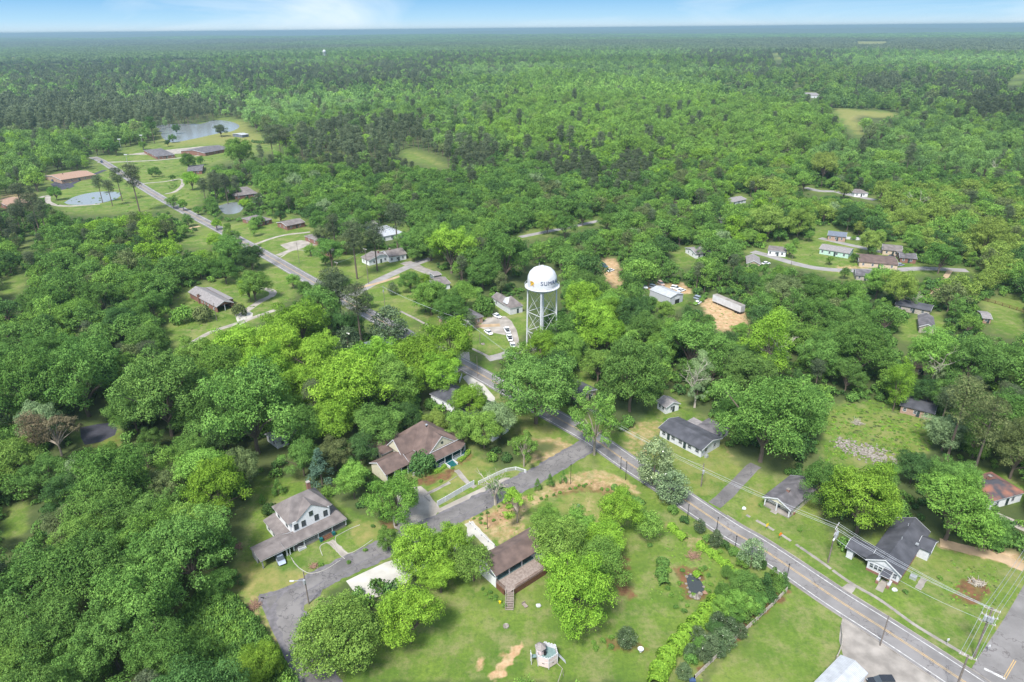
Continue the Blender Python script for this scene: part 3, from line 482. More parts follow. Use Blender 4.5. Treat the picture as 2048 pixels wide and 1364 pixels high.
HAND='''oak 432 975 68 lime;oak 225 945 85 green;oak 28 915 55 fresh;thin 108 865 48 brown;pine 60 850 40 brown;oak 155 755 78 green;oak 52 780 78 green;oak 322 785 88 green;oak 500 815 95 green;oak 600 850 45 green
oak 370 1090 95 green;oak 285 1190 92 green;oak 175 1150 85 green;oak 60 1165 85 green;oak 95 1275 80 green;oak 215 1270 82 green;oak 320 1310 80 green;oak 165 1075 60 fresh;oak 30 1330 70 fresh;oak 525 1325 44 lime;oak 430 1165 36 green;oak 150 1345 60 green
oak 595 650 62 lime;oak 560 700 58 lime;oak 635 715 56 lime;oak 700 780 74 lime;oak 530 745 60 lime;oak 755 725 58 lime;oak 835 715 62 lime;oak 895 690 56 lime;oak 470 690 55 lime;oak 390 715 45 fresh;oak 610 770 60 lime;oak 665 830 50 lime;oak 780 770 55 fresh;oak 640 610 48 green;oak 450 730 50 fresh;oak 880 745 45 lime
magnolia 778 648 40 mag;magnolia 698 690 42 mag;pine 712 590 40 pine;pine 662 558 36 pine;pine 676 575 30 pine;oak 690 650 35 dark
oak 1072 768 80 green;oak 1085 690 38 lime;oak 1265 745 78 green;thin 1192 840 72 fresh;oak 1185 640 48 lime;oak 1160 600 42 lime;oak 1215 665 40 lime;oak 1120 650 40 green;oak 1385 680 62 green;tall 1545 680 50 lime;bare 1560 690 40 pale;oak 1500 745 50 green;oak 1535 835 92 green;oak 1600 820 60 green;oak 1470 820 40 green
oak 1720 700 62 green;tall 1800 765 34 lime;oak 1895 860 42 pale;pine 1985 830 60 olive;pine 1930 800 50 olive;oak 2040 900 60 olive;oak 1912 1010 76 fresh;oak 1730 1000 72 lime;oak 1648 965 46 green;oak 1870 700 55 fresh;oak 1945 730 55 green;bush 1600 895 40 dark;oak 1830 930 38 dark;oak 1770 950 28 green
oak 788 1000 56 fresh;oak 705 960 40 fresh;oak 668 905 38 olive;cone 640 938 32 blue;oak 603 915 38 green;bush 846 928 33 dark;oak 938 800 40 lime;oak 925 850 44 fresh;oak 968 858 40 fresh;oak 1000 838 40 pale;oak 760 845 50 green;oak 810 835 38 dark;oak 870 845 30 yellow;oak 720 900 35 dark
oak 835 1100 62 lime;oak 905 1085 42 lime;oak 1160 1050 46 fresh;oak 1210 1078 42 lime;oak 1095 1035 32 fresh;oak 870 1120 36 lime;oak 775 1075 26 fresh;oak 815 1225 72 lime;oak 672 1262 84 fresh;willow 946 1128 46 fresh;oak 1155 1190 84 lime;oak 1120 1085 62 fresh;oak 1195 1125 58 fresh;oak 1243 1022 46 lime;willow 1296 1052 36 fresh;thin 1035 1010 38 lime;bare 990 955 40 pale;thin 1048 895 40 fresh;oak 880 1150 40 lime
magnolia 1310 925 48 pale;magnolia 1345 968 38 pale;magnolia 1505 1108 32 pale;magnolia 1253 1272 24 mag;magnolia 1432 1075 20 mag;magnolia 1400 1050 16 mag
oak 1470 1225 24 green;oak 1430 1258 20 dark;oak 1402 1288 18 green;bush 1380 1322 16 green;oak 1388 1300 14 dark;bush 1415 1078 12 green;bush 1448 1092 13 dark;bush 1468 1105 12 green;oak 1485 1122 16 fresh;bush 1525 1130 12 dark;oak 1455 1145 16 green;bush 1345 1020 13 green;bush 1370 1040 12 dark;cone 1558 1165 17 green;cone 1568 1160 14 dark;oak 1510 1205 26 green;magnolia 1448 1275 26 mag;magnolia 1410 1305 22 mag;bush 1485 1232 22 green;oak 1445 1215 24 fresh;magnolia 1482 1262 16 mag;oak 300 880 26 green;oak 215 905 24 fresh;cone 1545 1158 20 green;cone 1512 1190 26 green;cone 1530 1175 24 dark;oak 1490 1165 36 green;oak 1475 1205 34 fresh;cone 1500 1215 22 green;oak 1450 1195 26 green
magnolia 1418 1285 24 mag;magnolia 1462 1252 22 mag;magnolia 1395 1268 20 mag;magnolia 1435 1245 22 mag;magnolia 1440 1300 16 mag;magnolia 1368 1342 18 mag;magnolia 1380 1300 18 mag
oak 505 567 33 fresh;bush 365 632 26 fresh;oak 497 578 24 lime;bush 407 632 22 olive;bush 477 625 18 olive;bush 432 550 13 green;cone 556 974 14 green;bush 543 1022 20 dark;bush 655 985 14 fresh;cone 524 998 8 green;cone 474 1155 14 dark;bush 1245 855 12 green
oak 900 490 52 lime;oak 860 480 38 green;oak 1010 510 52 green;oak 965 540 35 green;oak 860 590 38 fresh;oak 905 625 34 green;bush 968 615 28 green;magnolia 785 577 12 mag;oak 930 590 30 fresh;magnolia 935 640 20 mag;oak 888 600 34 green;pine 705 470 32 pine;oak 720 480 22 olive;oak 690 485 22 olive;oak 660 500 30 green;pine 665 445 22 pine;oak 640 440 24 green
pine 790 430 28 pine;oak 825 480 30 green;pine 262 350 26 pine;pine 232 350 18 pine;pine 215 372 14 pine;pine 195 365 14 pine;oak 480 303 30 fresh;oak 382 360 18 lime;oak 215 293 14 green;oak 230 296 13 dark;pine 300 245 14 dark;oak 352 257 9 dark;oak 440 258 13 pine;oak 375 322 16 green;oak 400 320 9 green;oak 345 355 6 green;oak 317 345 7 green;oak 303 345 8 green;pine 425 360 16 pine;pine 448 362 16 pine;pine 470 365 14 pine;pine 405 368 15 pine;magnolia 518 400 15 mag;oak 490 410 14 lime;oak 447 535 30 green;oak 500 510 28 dark;oak 470 380 12 green
oak 345 402 13 green;oak 365 408 12 fresh;oak 395 420 9 green;oak 432 448 11 lime;oak 645 470 20 olive;oak 700 455 26 green;oak 560 430 14 dark;oak 520 440 10 green;oak 745 470 14 green;oak 725 440 26 green;oak 830 505 16 green;oak 345 276 8 green;oak 335 285 7 dark;oak 250 283 9 green;oak 285 290 8 fresh;oak 620 500 12 fresh;oak 650 520 10 green;oak 585 560 16 fresh;oak 610 575 18 green;oak 640 590 24 green;oak 820 560 22 green;oak 850 600 22 fresh;oak 850 560 14 lime;oak 460 500 30 green;oak 430 520 22 fresh;oak 400 540 18 green;oak 1360 470 18 fresh;oak 1500 470 18 fresh;oak 1620 470 12 green;oak 1720 455 14 yellow;oak 1590 485 10 fresh;oak 1760 470 16 fresh;oak 1835 490 18 green;oak 1690 545 12 green;oak 1620 560 18 green;oak 1560 545 18 fresh;oak 1500 560 20 dark;oak 470 470 11 green;oak 455 455 9 fresh;oak 510 500 10 fresh;oak 375 440 12 green;oak 690 565 14 green;oak 735 600 16 fresh;pine 748 470 26 pine;oak 1560 470 12 green;oak 1660 520 9 fresh;oak 1745 500 10 green;oak 1815 505 12 fresh;oak 1330 620 22 fresh;oak 1300 610 18 green;oak 1415 640 16 green;oak 1480 660 18 fresh;oak 1130 450 24 green;oak 1165 432 18 green;oak 1095 445 20 fresh;oak 1215 440 20 green;oak 430 480 16 lime;oak 455 470 14 fresh;tall 505 455 10 fresh;oak 310 340 8 green;bush 512 450 16 green;oak 110 385 14 green;pine 60 400 22 pine;pine 35 385 18 pine;pine 80 420 20 pine;pine 540 270 22 pine;pine 570 272 20 pine;pine 600 275 20 pine;pine 555 262 18 pine
bare 1395 765 34 pale;tall 1400 740 30 pale;bare 1880 725 34 pale;oak 1860 780 34 dark;bare 1830 590 18 pale;bare 1985 335 13 pale;bare 1840 400 15 pale;bare 470 1180 0 pale
oak 1580 500 14 fresh;oak 1742 480 26 yellow;oak 1885 510 34 green;oak 1700 430 28 dark;oak 1600 440 34 yellow;oak 1540 440 38 yellow;oak 1650 330 30 yellow;oak 1395 380 30 fresh;oak 1760 560 36 fresh;oak 1800 575 38 yellow;oak 1710 515 10 green;oak 1980 470 42 yellow;oak 1690 380 16 yellow'''
for ln in HAND.replace('\n',';').split(';'):
    k,u,v,r,tn=ln.split();u,v,r=float(u),float(v),float(r)
    if r>0:TREES.append(place(u,v,r,k,tn))
PROT=np.zeros(UU.shape);                                   # nearest hand placed crown in front of which nothing random may stand
for t_ in TREES:
    q=(UU-t_['u'])**2+(VV-t_['v'])**2<(.72*t_['r'])**2;PROT[q]=np.maximum(PROT[q],t_['d'])
PROT[inpoly(UU,VV,[(430,1215),(520,1235),(560,1300),(590,1400),(350,1400),(390,1270)])]=1e9
PROT[inpoly(UU,VV,[(1050,520),(1120,520),(1120,668),(1048,655)])]=1e9
PINES=[[(0,185),(200,178),(430,205),(425,232),(200,255),(0,250)],[(0,115),(420,120),(420,172),(0,178)],[(420,125),(900,120),(905,165),(430,178)],[(590,262),(700,240),(850,250),(900,280),(1010,290),(990,350),(800,345),(600,330)],
[(820,98),(1000,100),(1050,122),(850,125)],[(1480,130),(1560,132),(1560,162),(1480,158)],[(1700,138),(2048,150),(2048,180),(1720,178)],[(1900,180),(2048,180),(2048,235),(1940,235)],[(1320,88),(1700,95),(1700,125),(1400,122)],[(0,360),(120,370),(110,450),(0,470)],[(1900,780),(2048,700),(2048,960),(1920,900)],[(1080,300),(1300,310),(1280,370),(1100,360)],[(380,340),(500,350),(500,400),(380,395)]]
PM=np.zeros(UU.shape)
for P in PINES:PM=np.maximum(PM,inpoly(UU,VV,P)*1.0)
for _ in range(14):PM=(np.roll(PM,1,0)+np.roll(PM,-1,0)+np.roll(PM,2,1)+np.roll(PM,-2,1)+PM)/5
LIMEZ=raster([([(420,600),(900,640),(940,760),(860,820),(600,830),(400,740)],.85),([(1150,620),(1260,620),(1260,690),(1150,690)],.6),([(160,430),(420,430),(440,520),(200,520)],.45),([(1450,360),(2048,370),(2048,700),(1700,560),(1450,480)],.5),([(1480,640),(1600,640),(1600,760),(1500,740)],.5),([(1050,130),(1400,170),(1700,230),(1600,350),(1250,360),(950,260)],.2)])
WARM=raster([([(1500,330),(2048,330),(2048,720),(1600,600)],.8),([(1600,640),(2048,640),(2048,900),(1850,900)],.55)])
def nz(x,y,s,seed):
    return fbm2(x*s*10,y*s*10,seed)
def rand_tint(u,v,x,y,d,rg):
    l=bil(LIMEZ,np.array([u]),np.array([v]))[0];w=bil(WARM,np.array([u]),np.array([v]))[0];q=rg.random()
    if q<l:tn='lime' if w<.3 else 'yellow'
    elif q<l+.1:tn='dark'
    elif q<l+.17:tn='olive'
    elif q<l+.19:tn='pale'
    elif q<l+.45:tn='fresh'
    else:tn='green'
    return tn
HX=np.array([t_['x'] for t_ in TREES]);HY=np.array([t_['y'] for t_ in TREES]);HR=np.array([t_['R'] for t_ in TREES])
def band(d0,d1,sp,Rlo,Rhi,fill=.95):
    W_=d1*.86+60;gx,gy=np.meshgrid(np.arange(-W_,W_,sp),np.arange(20,d1+1,sp*.9));gx=gx+(np.arange(gx.shape[0])%2)[:,None]*sp*.5
    x=(gx+rng.uniform(-.36,.36,gx.shape)*sp).ravel();y=(gy+rng.uniform(-.36,.36,gx.shape)*sp).ravel()
    dd=np.hypot(x,y);k=(dd>=d0)&(dd<d1)&(rng.random(len(x))<fill);x,y=x[k],y[k];R=Rlo+(Rhi-Rlo)*rng.random(len(x))**1.3;z=HZ(x,y)
    P=np.stack([x,y,z+1.3*R],1)-np.array([0,0,CAMH]);zf=P@FWD;zz=np.maximum(zf,1);u=1024+FPX*(P@CX)/zz;v=682-FPX*(P@CY)/zz;r=FPX*R/zz
    k=(zf>5)&(u>-120-r)&(u<2168+r)&(v<1364+170+r);x,y,z,R,u,v,r,zf=[a[k] for a in(x,y,z,R,u,v,r,zf)]
    bad=np.zeros(len(x),bool)
    for du,dv in((0,0),(.75,0),(-.75,0),(0,.75),(0,-.7),(.5,.55),(-.5,.55),(.5,-.5),(-.5,-.5)):bad|=look(OM,u+du*r,v+dv*r).astype(bool)
    pr=look(PROT,u,v);bad|=(pr>zf+3)
    for du in(-.7,.7):bad|=(look(PROT,u+du*r,v)>zf+8)
    Pb=np.stack([x,y,z],1)-np.array([0,0,CAMH]);zb=Pb@FWD;bad|=look(OM,1024+FPX*(Pb@CX)/zb,682-FPX*(Pb@CY)/zb).astype(bool)&(d0<900)
    if d0<900:
        for i in np.nonzero(~bad)[0]:
            if (np.hypot(HX-x[i],HY-y[i])<.5*(HR+R[i])).any():bad[i]=True
    k=~bad;return [a[k] for a in(x,y,z,R,u,v,r,zf)]
near=[]
for d0,d1,sp,a,b_ in((60,330,8.6,4.0,8.2),(330,620,8.8,3.8,7.6)):
    x,y,z,R,u,v,r,zf=band(d0,d1,sp,a,b_);pm=look(PM,u,v)
    for i in range(len(x)):
        kd='oak';q=rng.random()
        if q<.75*pm[i]:kd='pine'
        elif q<.2:kd='tall'
        elif q<.25:kd='pine'
        elif q<.28:kd='thin'
        Ri=R[i]*(.62 if kd in('pine','tall') else 1);tn='pine' if kd=='pine' else rand_tint(u[i],v[i],x[i],y[i],zf[i],rng)
        near.append(dict(x=x[i],y=y[i],R=Ri,kind=kd,tint=tn,u=u[i],v=v[i],r=r[i]*Ri/R[i],hand=False,d=zf[i]))
CONIF=('pine','cone');vis=lambda t_:-20<t_['u']<2068 and t_['v']<1364+t_['r']*.6
near.sort(key=lambda t_:-t_['r']*(1 if vis(t_) else .01))
cb=sum(1 for t_ in TREES if t_['kind'] not in('pine','cone','magnolia','bush','dead','bare'));cp=sum(1 for t_ in TREES if t_['kind']=='pine');rest=[]
for t_ in near:
    if t_['kind']=='pine':
        if cp<70 and vis(t_):TREES.append(t_);cp+=1
        else:rest.append(t_)
    elif cb<292 and vis(t_):TREES.append(t_);cb+=1
    else:rest.append(t_)
print('individual',len(TREES),'rest',len(rest),cb,cp)
# ---- landmarks for the labels
LM=[('the two-storey white house',600,1050),('the brown-roofed cream house',830,890),('the red-roofed deck pavilion',1030,1110),('the pink play castle',1092,1300),('the white ranch house',1385,880),('the small grey-roofed cottage',1570,990),('the black-roofed brick-trimmed house',1780,1100),
('the rusty-roofed house',1990,965),('the metal-roofed building',1685,1340),('the water tower',1084,690),('the red brick ranch house',425,595),('the grey metal workshop',1335,600),('the white semi-trailer',1458,612),('the steep white garage',1018,620),('the green garden pond',1388,1170),
('the long lake',400,260),('the roadside pond',190,395),('the orange-roofed house',155,345),('the white gabled bungalow',770,515),('the bright metal roof',780,462),('the dark-roofed hidden house',940,810),('the blue-grey roof',745,690),('the green terrace house',1670,495),('the rubble pile',1740,910),('the mown triangular field',1540,1280),
('the asphalt bend',560,1210),('the big wooded corner',150,1200),('the shed with the white roof',590,860),('the brick house with yellow bushes',590,447),('the junction of the two roads',1160,915),('the curved side street',1600,530),('the far grassy clearing',1720,240)]
LMw=[(n,)+tuple(G(u,v)[:2])+(u,v) for n,u,v in LM]
TW=dict(lime='lime-green',fresh='fresh green',green='deep green',dark='dark green',olive='olive green',pine='dark blue-green',pale='pale grey-green',blue='bluish green',brown='brownish',yellow='yellow-green',mag='dark glossy')
KW=dict(oak='broad tree',tall='tall narrow tree',thin='thin-crowned tree',pine='pine',magnolia='magnolia with white flowers',cone='conical evergreen',willow='dense rounded tree',bush='round shrub',bare='bare-limbed pale tree',dead='dead tree')
def relpos(u,v,n,lu,lv):
    du,dv=u-lu,v-lv
    if abs(du)>abs(dv)*1.6:return 'right of' if du>0 else 'left of'
    return 'beyond' if dv<0 else 'in front of'
REG={}
def label_for(head,x,y,u,v,slot):
    dmin=sorted(LMw,key=lambda q:math.hypot((q[3]-u),1.3*(q[4]-v)))[0];key=f"{head} {relpos(u,v,*[dmin[0],dmin[3],dmin[4]])} {dmin[0]}";REG.setdefault(key,[]).append((slot,u,v));return key
ORD=['','second','third','fourth','fifth','sixth','seventh','eighth','ninth','tenth','eleventh','twelfth','thirteenth','fourteenth','fifteenth','sixteenth','seventeenth','eighteenth','nineteenth','twentieth']
def finish_labels():
    for key,L_ in REG.items():
        if len(L_)==1:L_[0][0]['label']=key;continue
        L_.sort(key=lambda q:q[1])
        for i,(ob,u,v) in enumerate(L_):
            n=len(L_)
            if i==0:s='leftmost '
            elif i==n-1:s='rightmost '
            elif i<=n//2:s=ORD[min(i,19)]+'-from-left '
            else:s=ORD[min(n-1-i,19)]+'-from-right '
            ob['label']=s+key
cnt={}
def add_tree(t_):
    kd=t_['kind'];R=t_['R'];z0=float(HZ(np.array([t_['x']]),np.array([t_['y']]))[0]);rz=random.random()*6.28
    sx=R*(.92+.16*random.random());sz=R*(.92+.16*random.random());q_=.8+.42*random.random();tc_=[c*q_*(.95+.1*random.random()) for c in TT[t_['tint']]]
    names=dict(oak='broadleaf_tree',tall='broadleaf_tree',thin='broadleaf_tree',willow='broadleaf_tree',pine='pine_tree',magnolia='magnolia_tree',cone='evergreen_tree',bush='shrub',bare='bare_tree')
    cats=dict(pine='pine tree',magnolia='magnolia',cone='evergreen',bush='shrub',bare='bare tree');grp=dict(pine='pine trees around the town',magnolia='flowering magnolias',cone='conical evergreens',bush='round shrubs',bare='bare pale trees')
    c=cnt.get(kd,0);cnt[kd]=c+1
    head=TW[t_['tint']]+' '+KW[kd] if kd!='bare' else KW[kd]
    if kd not in('bush','magnolia','cone','bare'):head=('large ' if t_['r']>60 else 'small ' if t_['r']<16 else '')+head
    if kd=='bush':
        ob=bpy.data.objects.new('shrub',CM[kd,c%2]);COL.objects.link(ob);ob.location=(t_['x'],t_['y'],z0);ob.rotation_euler=(0,0,rz);ob.scale=(sx,sx,sz*1.3);ob['tint']=tc_;tag(ob,None,'shrub',grp[kd]);label_for(head,0,0,t_['u'],t_['v'],ob);return
    e=empty(names[kd],(t_['x'],t_['y'],z0),rz,None,cats.get(kd,'tree'),grp.get(kd,'broadleaf trees around the town'));label_for(head,0,0,t_['u'],t_['v'],e)
    sy_=sx*(.84+.32*random.random())
    def ch(n,me_,s=None):
        s=s or (sx,sy_,sz)
        ob=bpy.data.objects.new(n,me_);COL.objects.link(ob);ob.parent=e;ob.scale=s;return ob
    if kd=='bare':
        ch('trunk',DM[c%3],(sx*1.05,sx*1.05,sz*1.15));cc=ch('crown',CM['thin',c%2],(sx*.6,sx*.6,sz*.75));cc.location=(0,0,R*.15);cc['tint']=tc_;return
    cc=ch('crown',CM[kd,c%KN[kd]]);cc['tint']=tc_;ch('trunk',TM[kd,c%KN[kd]])
    if kd=='magnolia':
        if ('bl',c%2) not in CM:
            rg=np.random.default_rng(40+c);C,Rr=lobes('magnolia',np.random.default_rng(100+(c%2)*7+8));n=36;i=rg.choice(len(C),n);d=sph(n,rg);d[:,2]=np.abs(d[:,2])*.7+d[:,2]*.3;CM['bl',c%2]=cards_mesh('blossoms',C[i]+d*Rr[i]*1.12,d,.032,np.ones(n),rg,asp=.9,m='blossom',flat=1.2)
        ch('blossoms',CM['bl',c%2])
for t_ in TREES:add_tree(t_)
# ---- woods beyond: one mass, instances on points
pc=bpy.data.collections.new('wood_prototypes')
def proto(name,me_,mt=None):
    ob=bpy.data.objects.new(name,me_);pc.objects.link(ob);return ob
def joined(name,cm,tm):
    bmx=[cm,tm];V=[];F=[];n=0;vs=[]
    nv=[len(a.vertices) for a in bmx];co=np.empty(sum(nv)*3);o_=0
    for a in bmx:
        t0=np.empty(len(a.vertices)*3);a.vertices.foreach_get('co',t0);co[o_:o_+len(t0)]=t0;o_+=len(t0)
    faces=[tuple(p.vertices) for p in cm.polygons]+[tuple(i+nv[0] for i in p.vertices) for p in tm.polygons]
    me_=bpy.data.meshes.new(name);me_.from_pydata(co.reshape(-1,3).tolist(),[],faces);me_.materials.append(M['leaves']);me_.materials.append(tm.materials[0])
    mi=np.zeros(len(faces),np.int32);mi[len(cm.polygons):]=1;me_.polygons.foreach_set('material_index',mi)
    v=np.zeros(nv[0],np.float32);cm.attributes['v'].data.foreach_get('value',v);at=me_.attributes.new('v','FLOAT','POINT');at.data.foreach_set('value',np.concatenate([v,np.full(nv[1],.5,np.float32)]));me_.update();return me_
protos=[]
def addp(me_):protos.append(proto('p%02d'%len(protos),me_));return len(protos)-1
PI_={}
for kd,n in(('oak',4),('tall',2),('pine',2)):
    PI_['mid',kd]=[addp(joined('w',crown('w',kd,4200,{'oak':.04,'tall':.045,'pine':.065}[kd],300+i),trunk('w',kd,300+i))) for i in range(n)]
    PI_['far',kd]=[addp(crown('w','oak' if kd=='pine' else kd,1100,.085,400+i+(9 if kd=='pine' else 0))) for i in range(n)]
PI_['mid','bush']=[addp(crown('w','bush',420,.13,600))]
def patchmesh(seed):
    rg=np.random.default_rng(seed);P=[];D=[];v=[]
    for k in range(75):
        x,y=rg.uniform(-38,38,2);R=rg.uniform(3.5,6.5);h=rg.uniform(6,13);n=55;d=sph(n,rg);d[:,2]=np.abs(d[:,2]);P.append(np.array([x,y,h])+d*R*np.array([1,1,.8]));D.append(d);v.append(np.full(n,rg.random())*.7+.3*rg.random(n))
    return cards_mesh('w',np.vstack(P),np.vstack(D),1.5,np.hstack(v),rg,flat=.9)
PI_['patch']=[addp(patchmesh(700+i)) for i in range(4)]
pts=[];tin=[];scl=[];rot=[];pid=[]
def addpt(x,y,z,s,t_,k):
    pts.append((x,y,z));tin.append(t_);scl.append(s);rot.append(random.random()*6.28);pid.append(k)
for t_ in rest:
    kd=t_['kind'] if t_['kind'] in('oak','tall','pine') else 'oak';k=random.choice(PI_['mid',kd]);q=.86+.28*random.random();addpt(t_['x'],t_['y'],0,(t_['R'],)*3,[c*q for c in TT[t_['tint']]],k)
def blend(a,b_,f):return [x*(1-f)+y_*f for x,y_ in zip(a,b_)]
for d0,d1,sp,a,b_,lod in((620,1150,10.8,3.8,9.0,'mid'),(1150,3300,14.5,5,11,'far')):
    x,y,z,R,u,v,r,zf=band(d0,d1,sp,a,b_);pm=look(PM,u,v);n1_=nz(x,y,.35,11);n2_=nz(x,y,1.1,12);n3_=nz(x,y,.9,15)
    lz=bil(LIMEZ,u,v)
    for i in range(len(x)):
        pn=random.random()<.8*pm[i]+.05+(.5 if n1_[i]>1.5 else 0)
        if pn:kd='pine';tt=TT['pine']
        else:
            kd='tall' if random.random()<.25 else 'oak';q=random.random();tt=TT['green'] if q<.42 else TT['fresh'] if q<.72 else TT['dark'] if q<.84 else TT['olive'] if q<.92 else TT['lime']
            tt=blend(tt,TT['pale' if n3_[i]>-.4 else 'olive'],.22+.12*max(0,n2_[i]))
            if lz[i]>.1:tt=blend(tt,TT['lime'],.4)
        q=(.98+.4*random.random())*(1+.16*n1_[i]*.6+.1*n2_[i]);Ri=R[i]*((.66 if lod=='mid' else .75) if kd!='oak' else 1);k=random.choice(PI_[lod,kd]);addpt(x[i],y[i],z[i]-(.6*R[i] if lod=='far' else 0),(Ri,Ri*(.85+.3*random.random()),Ri*(.85+.55*random.random()*(2 if kd=='pine' and lod=='far' else 1))),[c*q for c in tt],k)
print('woods',len(pts))
for d0,d1,sp,s in((3300,6500,62,1.0),(6500,15000,130,2.1)):
    W_=d1*.85;gx,gy=np.meshgrid(np.arange(-W_,W_,sp),np.arange(d0*.7,d1,sp));x=(gx+rng.uniform(-.3,.3,gx.shape)*sp).ravel();y=(gy+rng.uniform(-.3,.3,gx.shape)*sp).ravel();dd=np.hypot(x,y)
    P=np.stack([x,y,0*x],1)-np.array([0,0,CAMH]);zf=P@FWD;u=1024+FPX*(P@CX)/np.maximum(zf,1);v=682-FPX*(P@CY)/np.maximum(zf,1)
    k=(dd>=d0)&(dd<d1)&(u>-100)&(u<2150)&(~look(OM,u,v).astype(bool));x,y,u,v=x[k],y[k],u[k],v[k];z=HZ(x,y);n1_=nz(x,y,.12,21);pm=look(PM,u,v)
    for i in range(len(x)):
        f=min(1,max(0,.5+.45*n1_[i]));
        f=max(f,.8*pm[i])
        q=1.0+.4*random.random();addpt(x[i],y[i],z[i]-4,(s,s,1.0+.15*s),[c*q for c in blend(TT['green'],TT['pine'],f)],random.choice(PI_['patch']))
# undergrowth between the near trees
x,y,z,R,u,v,r,zf=band(61,600,3.6,1.0,2.8,.85)
upts0=len(pts)
for i in range(len(x)):
    q=.8+.5*random.random();tt=TT[random.choice(['green','dark','green','fresh'])];addpt(x[i],y[i],0,(R[i],R[i],R[i]*1.1),[c*q for c in tt],PI_['mid','bush'][0])
# thicket at the lower left
for _ in range(1500):
    u_,v_=random.uniform(330,600),random.uniform(1180,1400)
    if inpoly(np.array([u_]),np.array([v_]),[(330,1260),(420,1190),(470,1210),(520,1260),(580,1364),(600,1400),(300,1400)])[0]:
        p=G(u_,v_);q=.8+.5*random.random();R0=random.uniform(.8,1.9);addpt(p[0],p[1],0,(R0,R0,R0*1.5),[c*q for c in TT['fresh' if random.random()<.45 else 'green']],PI_['mid','bush'][0])
upts1=len(pts)
WZ=[([(1650,815),(1740,800),(1850,830),(1880,860),(1850,915),(1740,900),(1650,930)],900,(.25,.7)),([(1690,880),(1800,890),(1800,930),(1700,915)],160,(.2,.5)),([(950,1040),(1060,990),(1200,960),(1290,1000),(1240,1040),(1120,1060),(1000,1090)],420,(.12,.32)),([(1900,1120),(2000,1130),(1990,1230),(1880,1200)],260,(.15,.4)),
([(1300,1030),(1440,1100),(1440,1180),(1300,1200)],260,(.12,.35)),([(1390,1350),(1575,1175),(1585,1185),(1400,1364)],260,(.15,.4)),([(480,1110),(600,1150),(590,1240),(500,1220)],60,(.1,.25)),([(1230,870),(1330,860),(1480,960),(1400,1000)],110,(.1,.22)),([(480,980),(560,960),(520,1080),(470,1150)],90,(.12,.3)),
([(860,1180),(1060,1200),(1250,1280),(1300,1364),(760,1364)],160,(.08,.18)),([(1400,600),(1500,630),(1500,680),(1420,665)],60,(.2,.5)),([(345,560),(560,530),(590,600),(345,690)],260,(.25,.7)),([(1530,480),(1700,490),(1900,545),(1560,530)],160,(.3,.8)),([(100,330),(560,290),(420,420),(120,430)],220,(.5,1.3)),([(1290,1250),(1560,1180),(1640,1250),(1400,1364)],0,(.1,.2))]
for P_,n_,(a_,b_) in WZ:
    us=[q[0] for q in P_];vs_=[q[1] for q in P_]
    for _ in range(n_):
        u_,v_=random.uniform(min(us),max(us)),random.uniform(min(vs_),max(vs_))
        if inpoly(np.array([u_]),np.array([v_]),P_)[0] and not look(ROADM,np.array([u_]),np.array([v_]))[0]:
            p=G(u_,v_);q=.7+.7*random.random();R0=random.uniform(a_,b_);addpt(p[0],p[1],-.08,(R0,R0,R0*.5),[c*q for c in TT[random.choice(['fresh','lime','fresh','olive','yellow'])]],PI_['mid','bush'][0])
def pointmass(name,sl_,label,cat):
    me_=bpy.data.meshes.new(name);P=np.array(pts[sl_]);n=len(P);me_.vertices.add(n);me_.vertices.foreach_set('co',P.astype(np.float32).ravel())
    for nm,ty,da in(('tint','FLOAT_VECTOR',tin[sl_]),('scl','FLOAT_VECTOR',scl[sl_])):
        a=me_.attributes.new(nm,ty,'POINT');a.data.foreach_set('vector',np.array(da,np.float32).ravel())
    a=me_.attributes.new('rot','FLOAT','POINT');a.data.foreach_set('value',np.array(rot[sl_],np.float32));a=me_.attributes.new('pid','INT','POINT');a.data.foreach_set('value',np.array(pid[sl_],np.int32))
    ob=bpy.data.objects.new(name,me_);COL.objects.link(ob);tag(ob,label,cat,kind='stuff')
    g_=bpy.data.node_groups.new(name,'GeometryNodeTree');g_.interface.new_socket('Geometry',in_out='INPUT',socket_type='NodeSocketGeometry');g_.interface.new_socket('Geometry',in_out='OUTPUT',socket_type='NodeSocketGeometry')
    N=g_.nodes.new;L=g_.links.new;gi=N('NodeGroupInput');go=N('NodeGroupOutput');ip=N('GeometryNodeInstanceOnPoints');ci=N('GeometryNodeCollectionInfo');ci.inputs['Collection'].default_value=pc;ci.inputs['Separate Children'].default_value=True;ci.inputs['Reset Children'].default_value=True
    def na(nm,ty):
        q=N('GeometryNodeInputNamedAttribute');q.data_type=ty;q.inputs['Name'].default_value=nm;return q.outputs['Attribute']
    cx=N('ShaderNodeCombineXYZ');L(na('rot','FLOAT'),cx.inputs['Z']);mp_=N('GeometryNodeMeshToPoints')
    L(gi.outputs[0],mp_.inputs[0]);L(mp_.outputs[0],ip.inputs['Points']);L(ci.outputs[0],ip.inputs['Instance']);ip.inputs['Pick Instance'].default_value=True;L(na('pid','INT'),ip.inputs['Instance Index']);L(cx.outputs[0],ip.inputs['Rotation']);L(na('scl','FLOAT_VECTOR'),ip.inputs['Scale']);L(ip.outputs[0],go.inputs[0])
    md=ob.modifiers.new('scatter','NODES');md.node_group=g_;return ob
pointmass('forest',slice(0,upts0),'mixed woods reaching from behind the houses to the horizon','forest')
pointmass('weeds',slice(upts1,len(pts)),'scattered weed tufts and low plants growing in the lawns and the vacant lot','weeds')
pointmass('undergrowth',slice(upts0,upts1),'low green undergrowth filling the ground between the nearer trees','undergrowth')
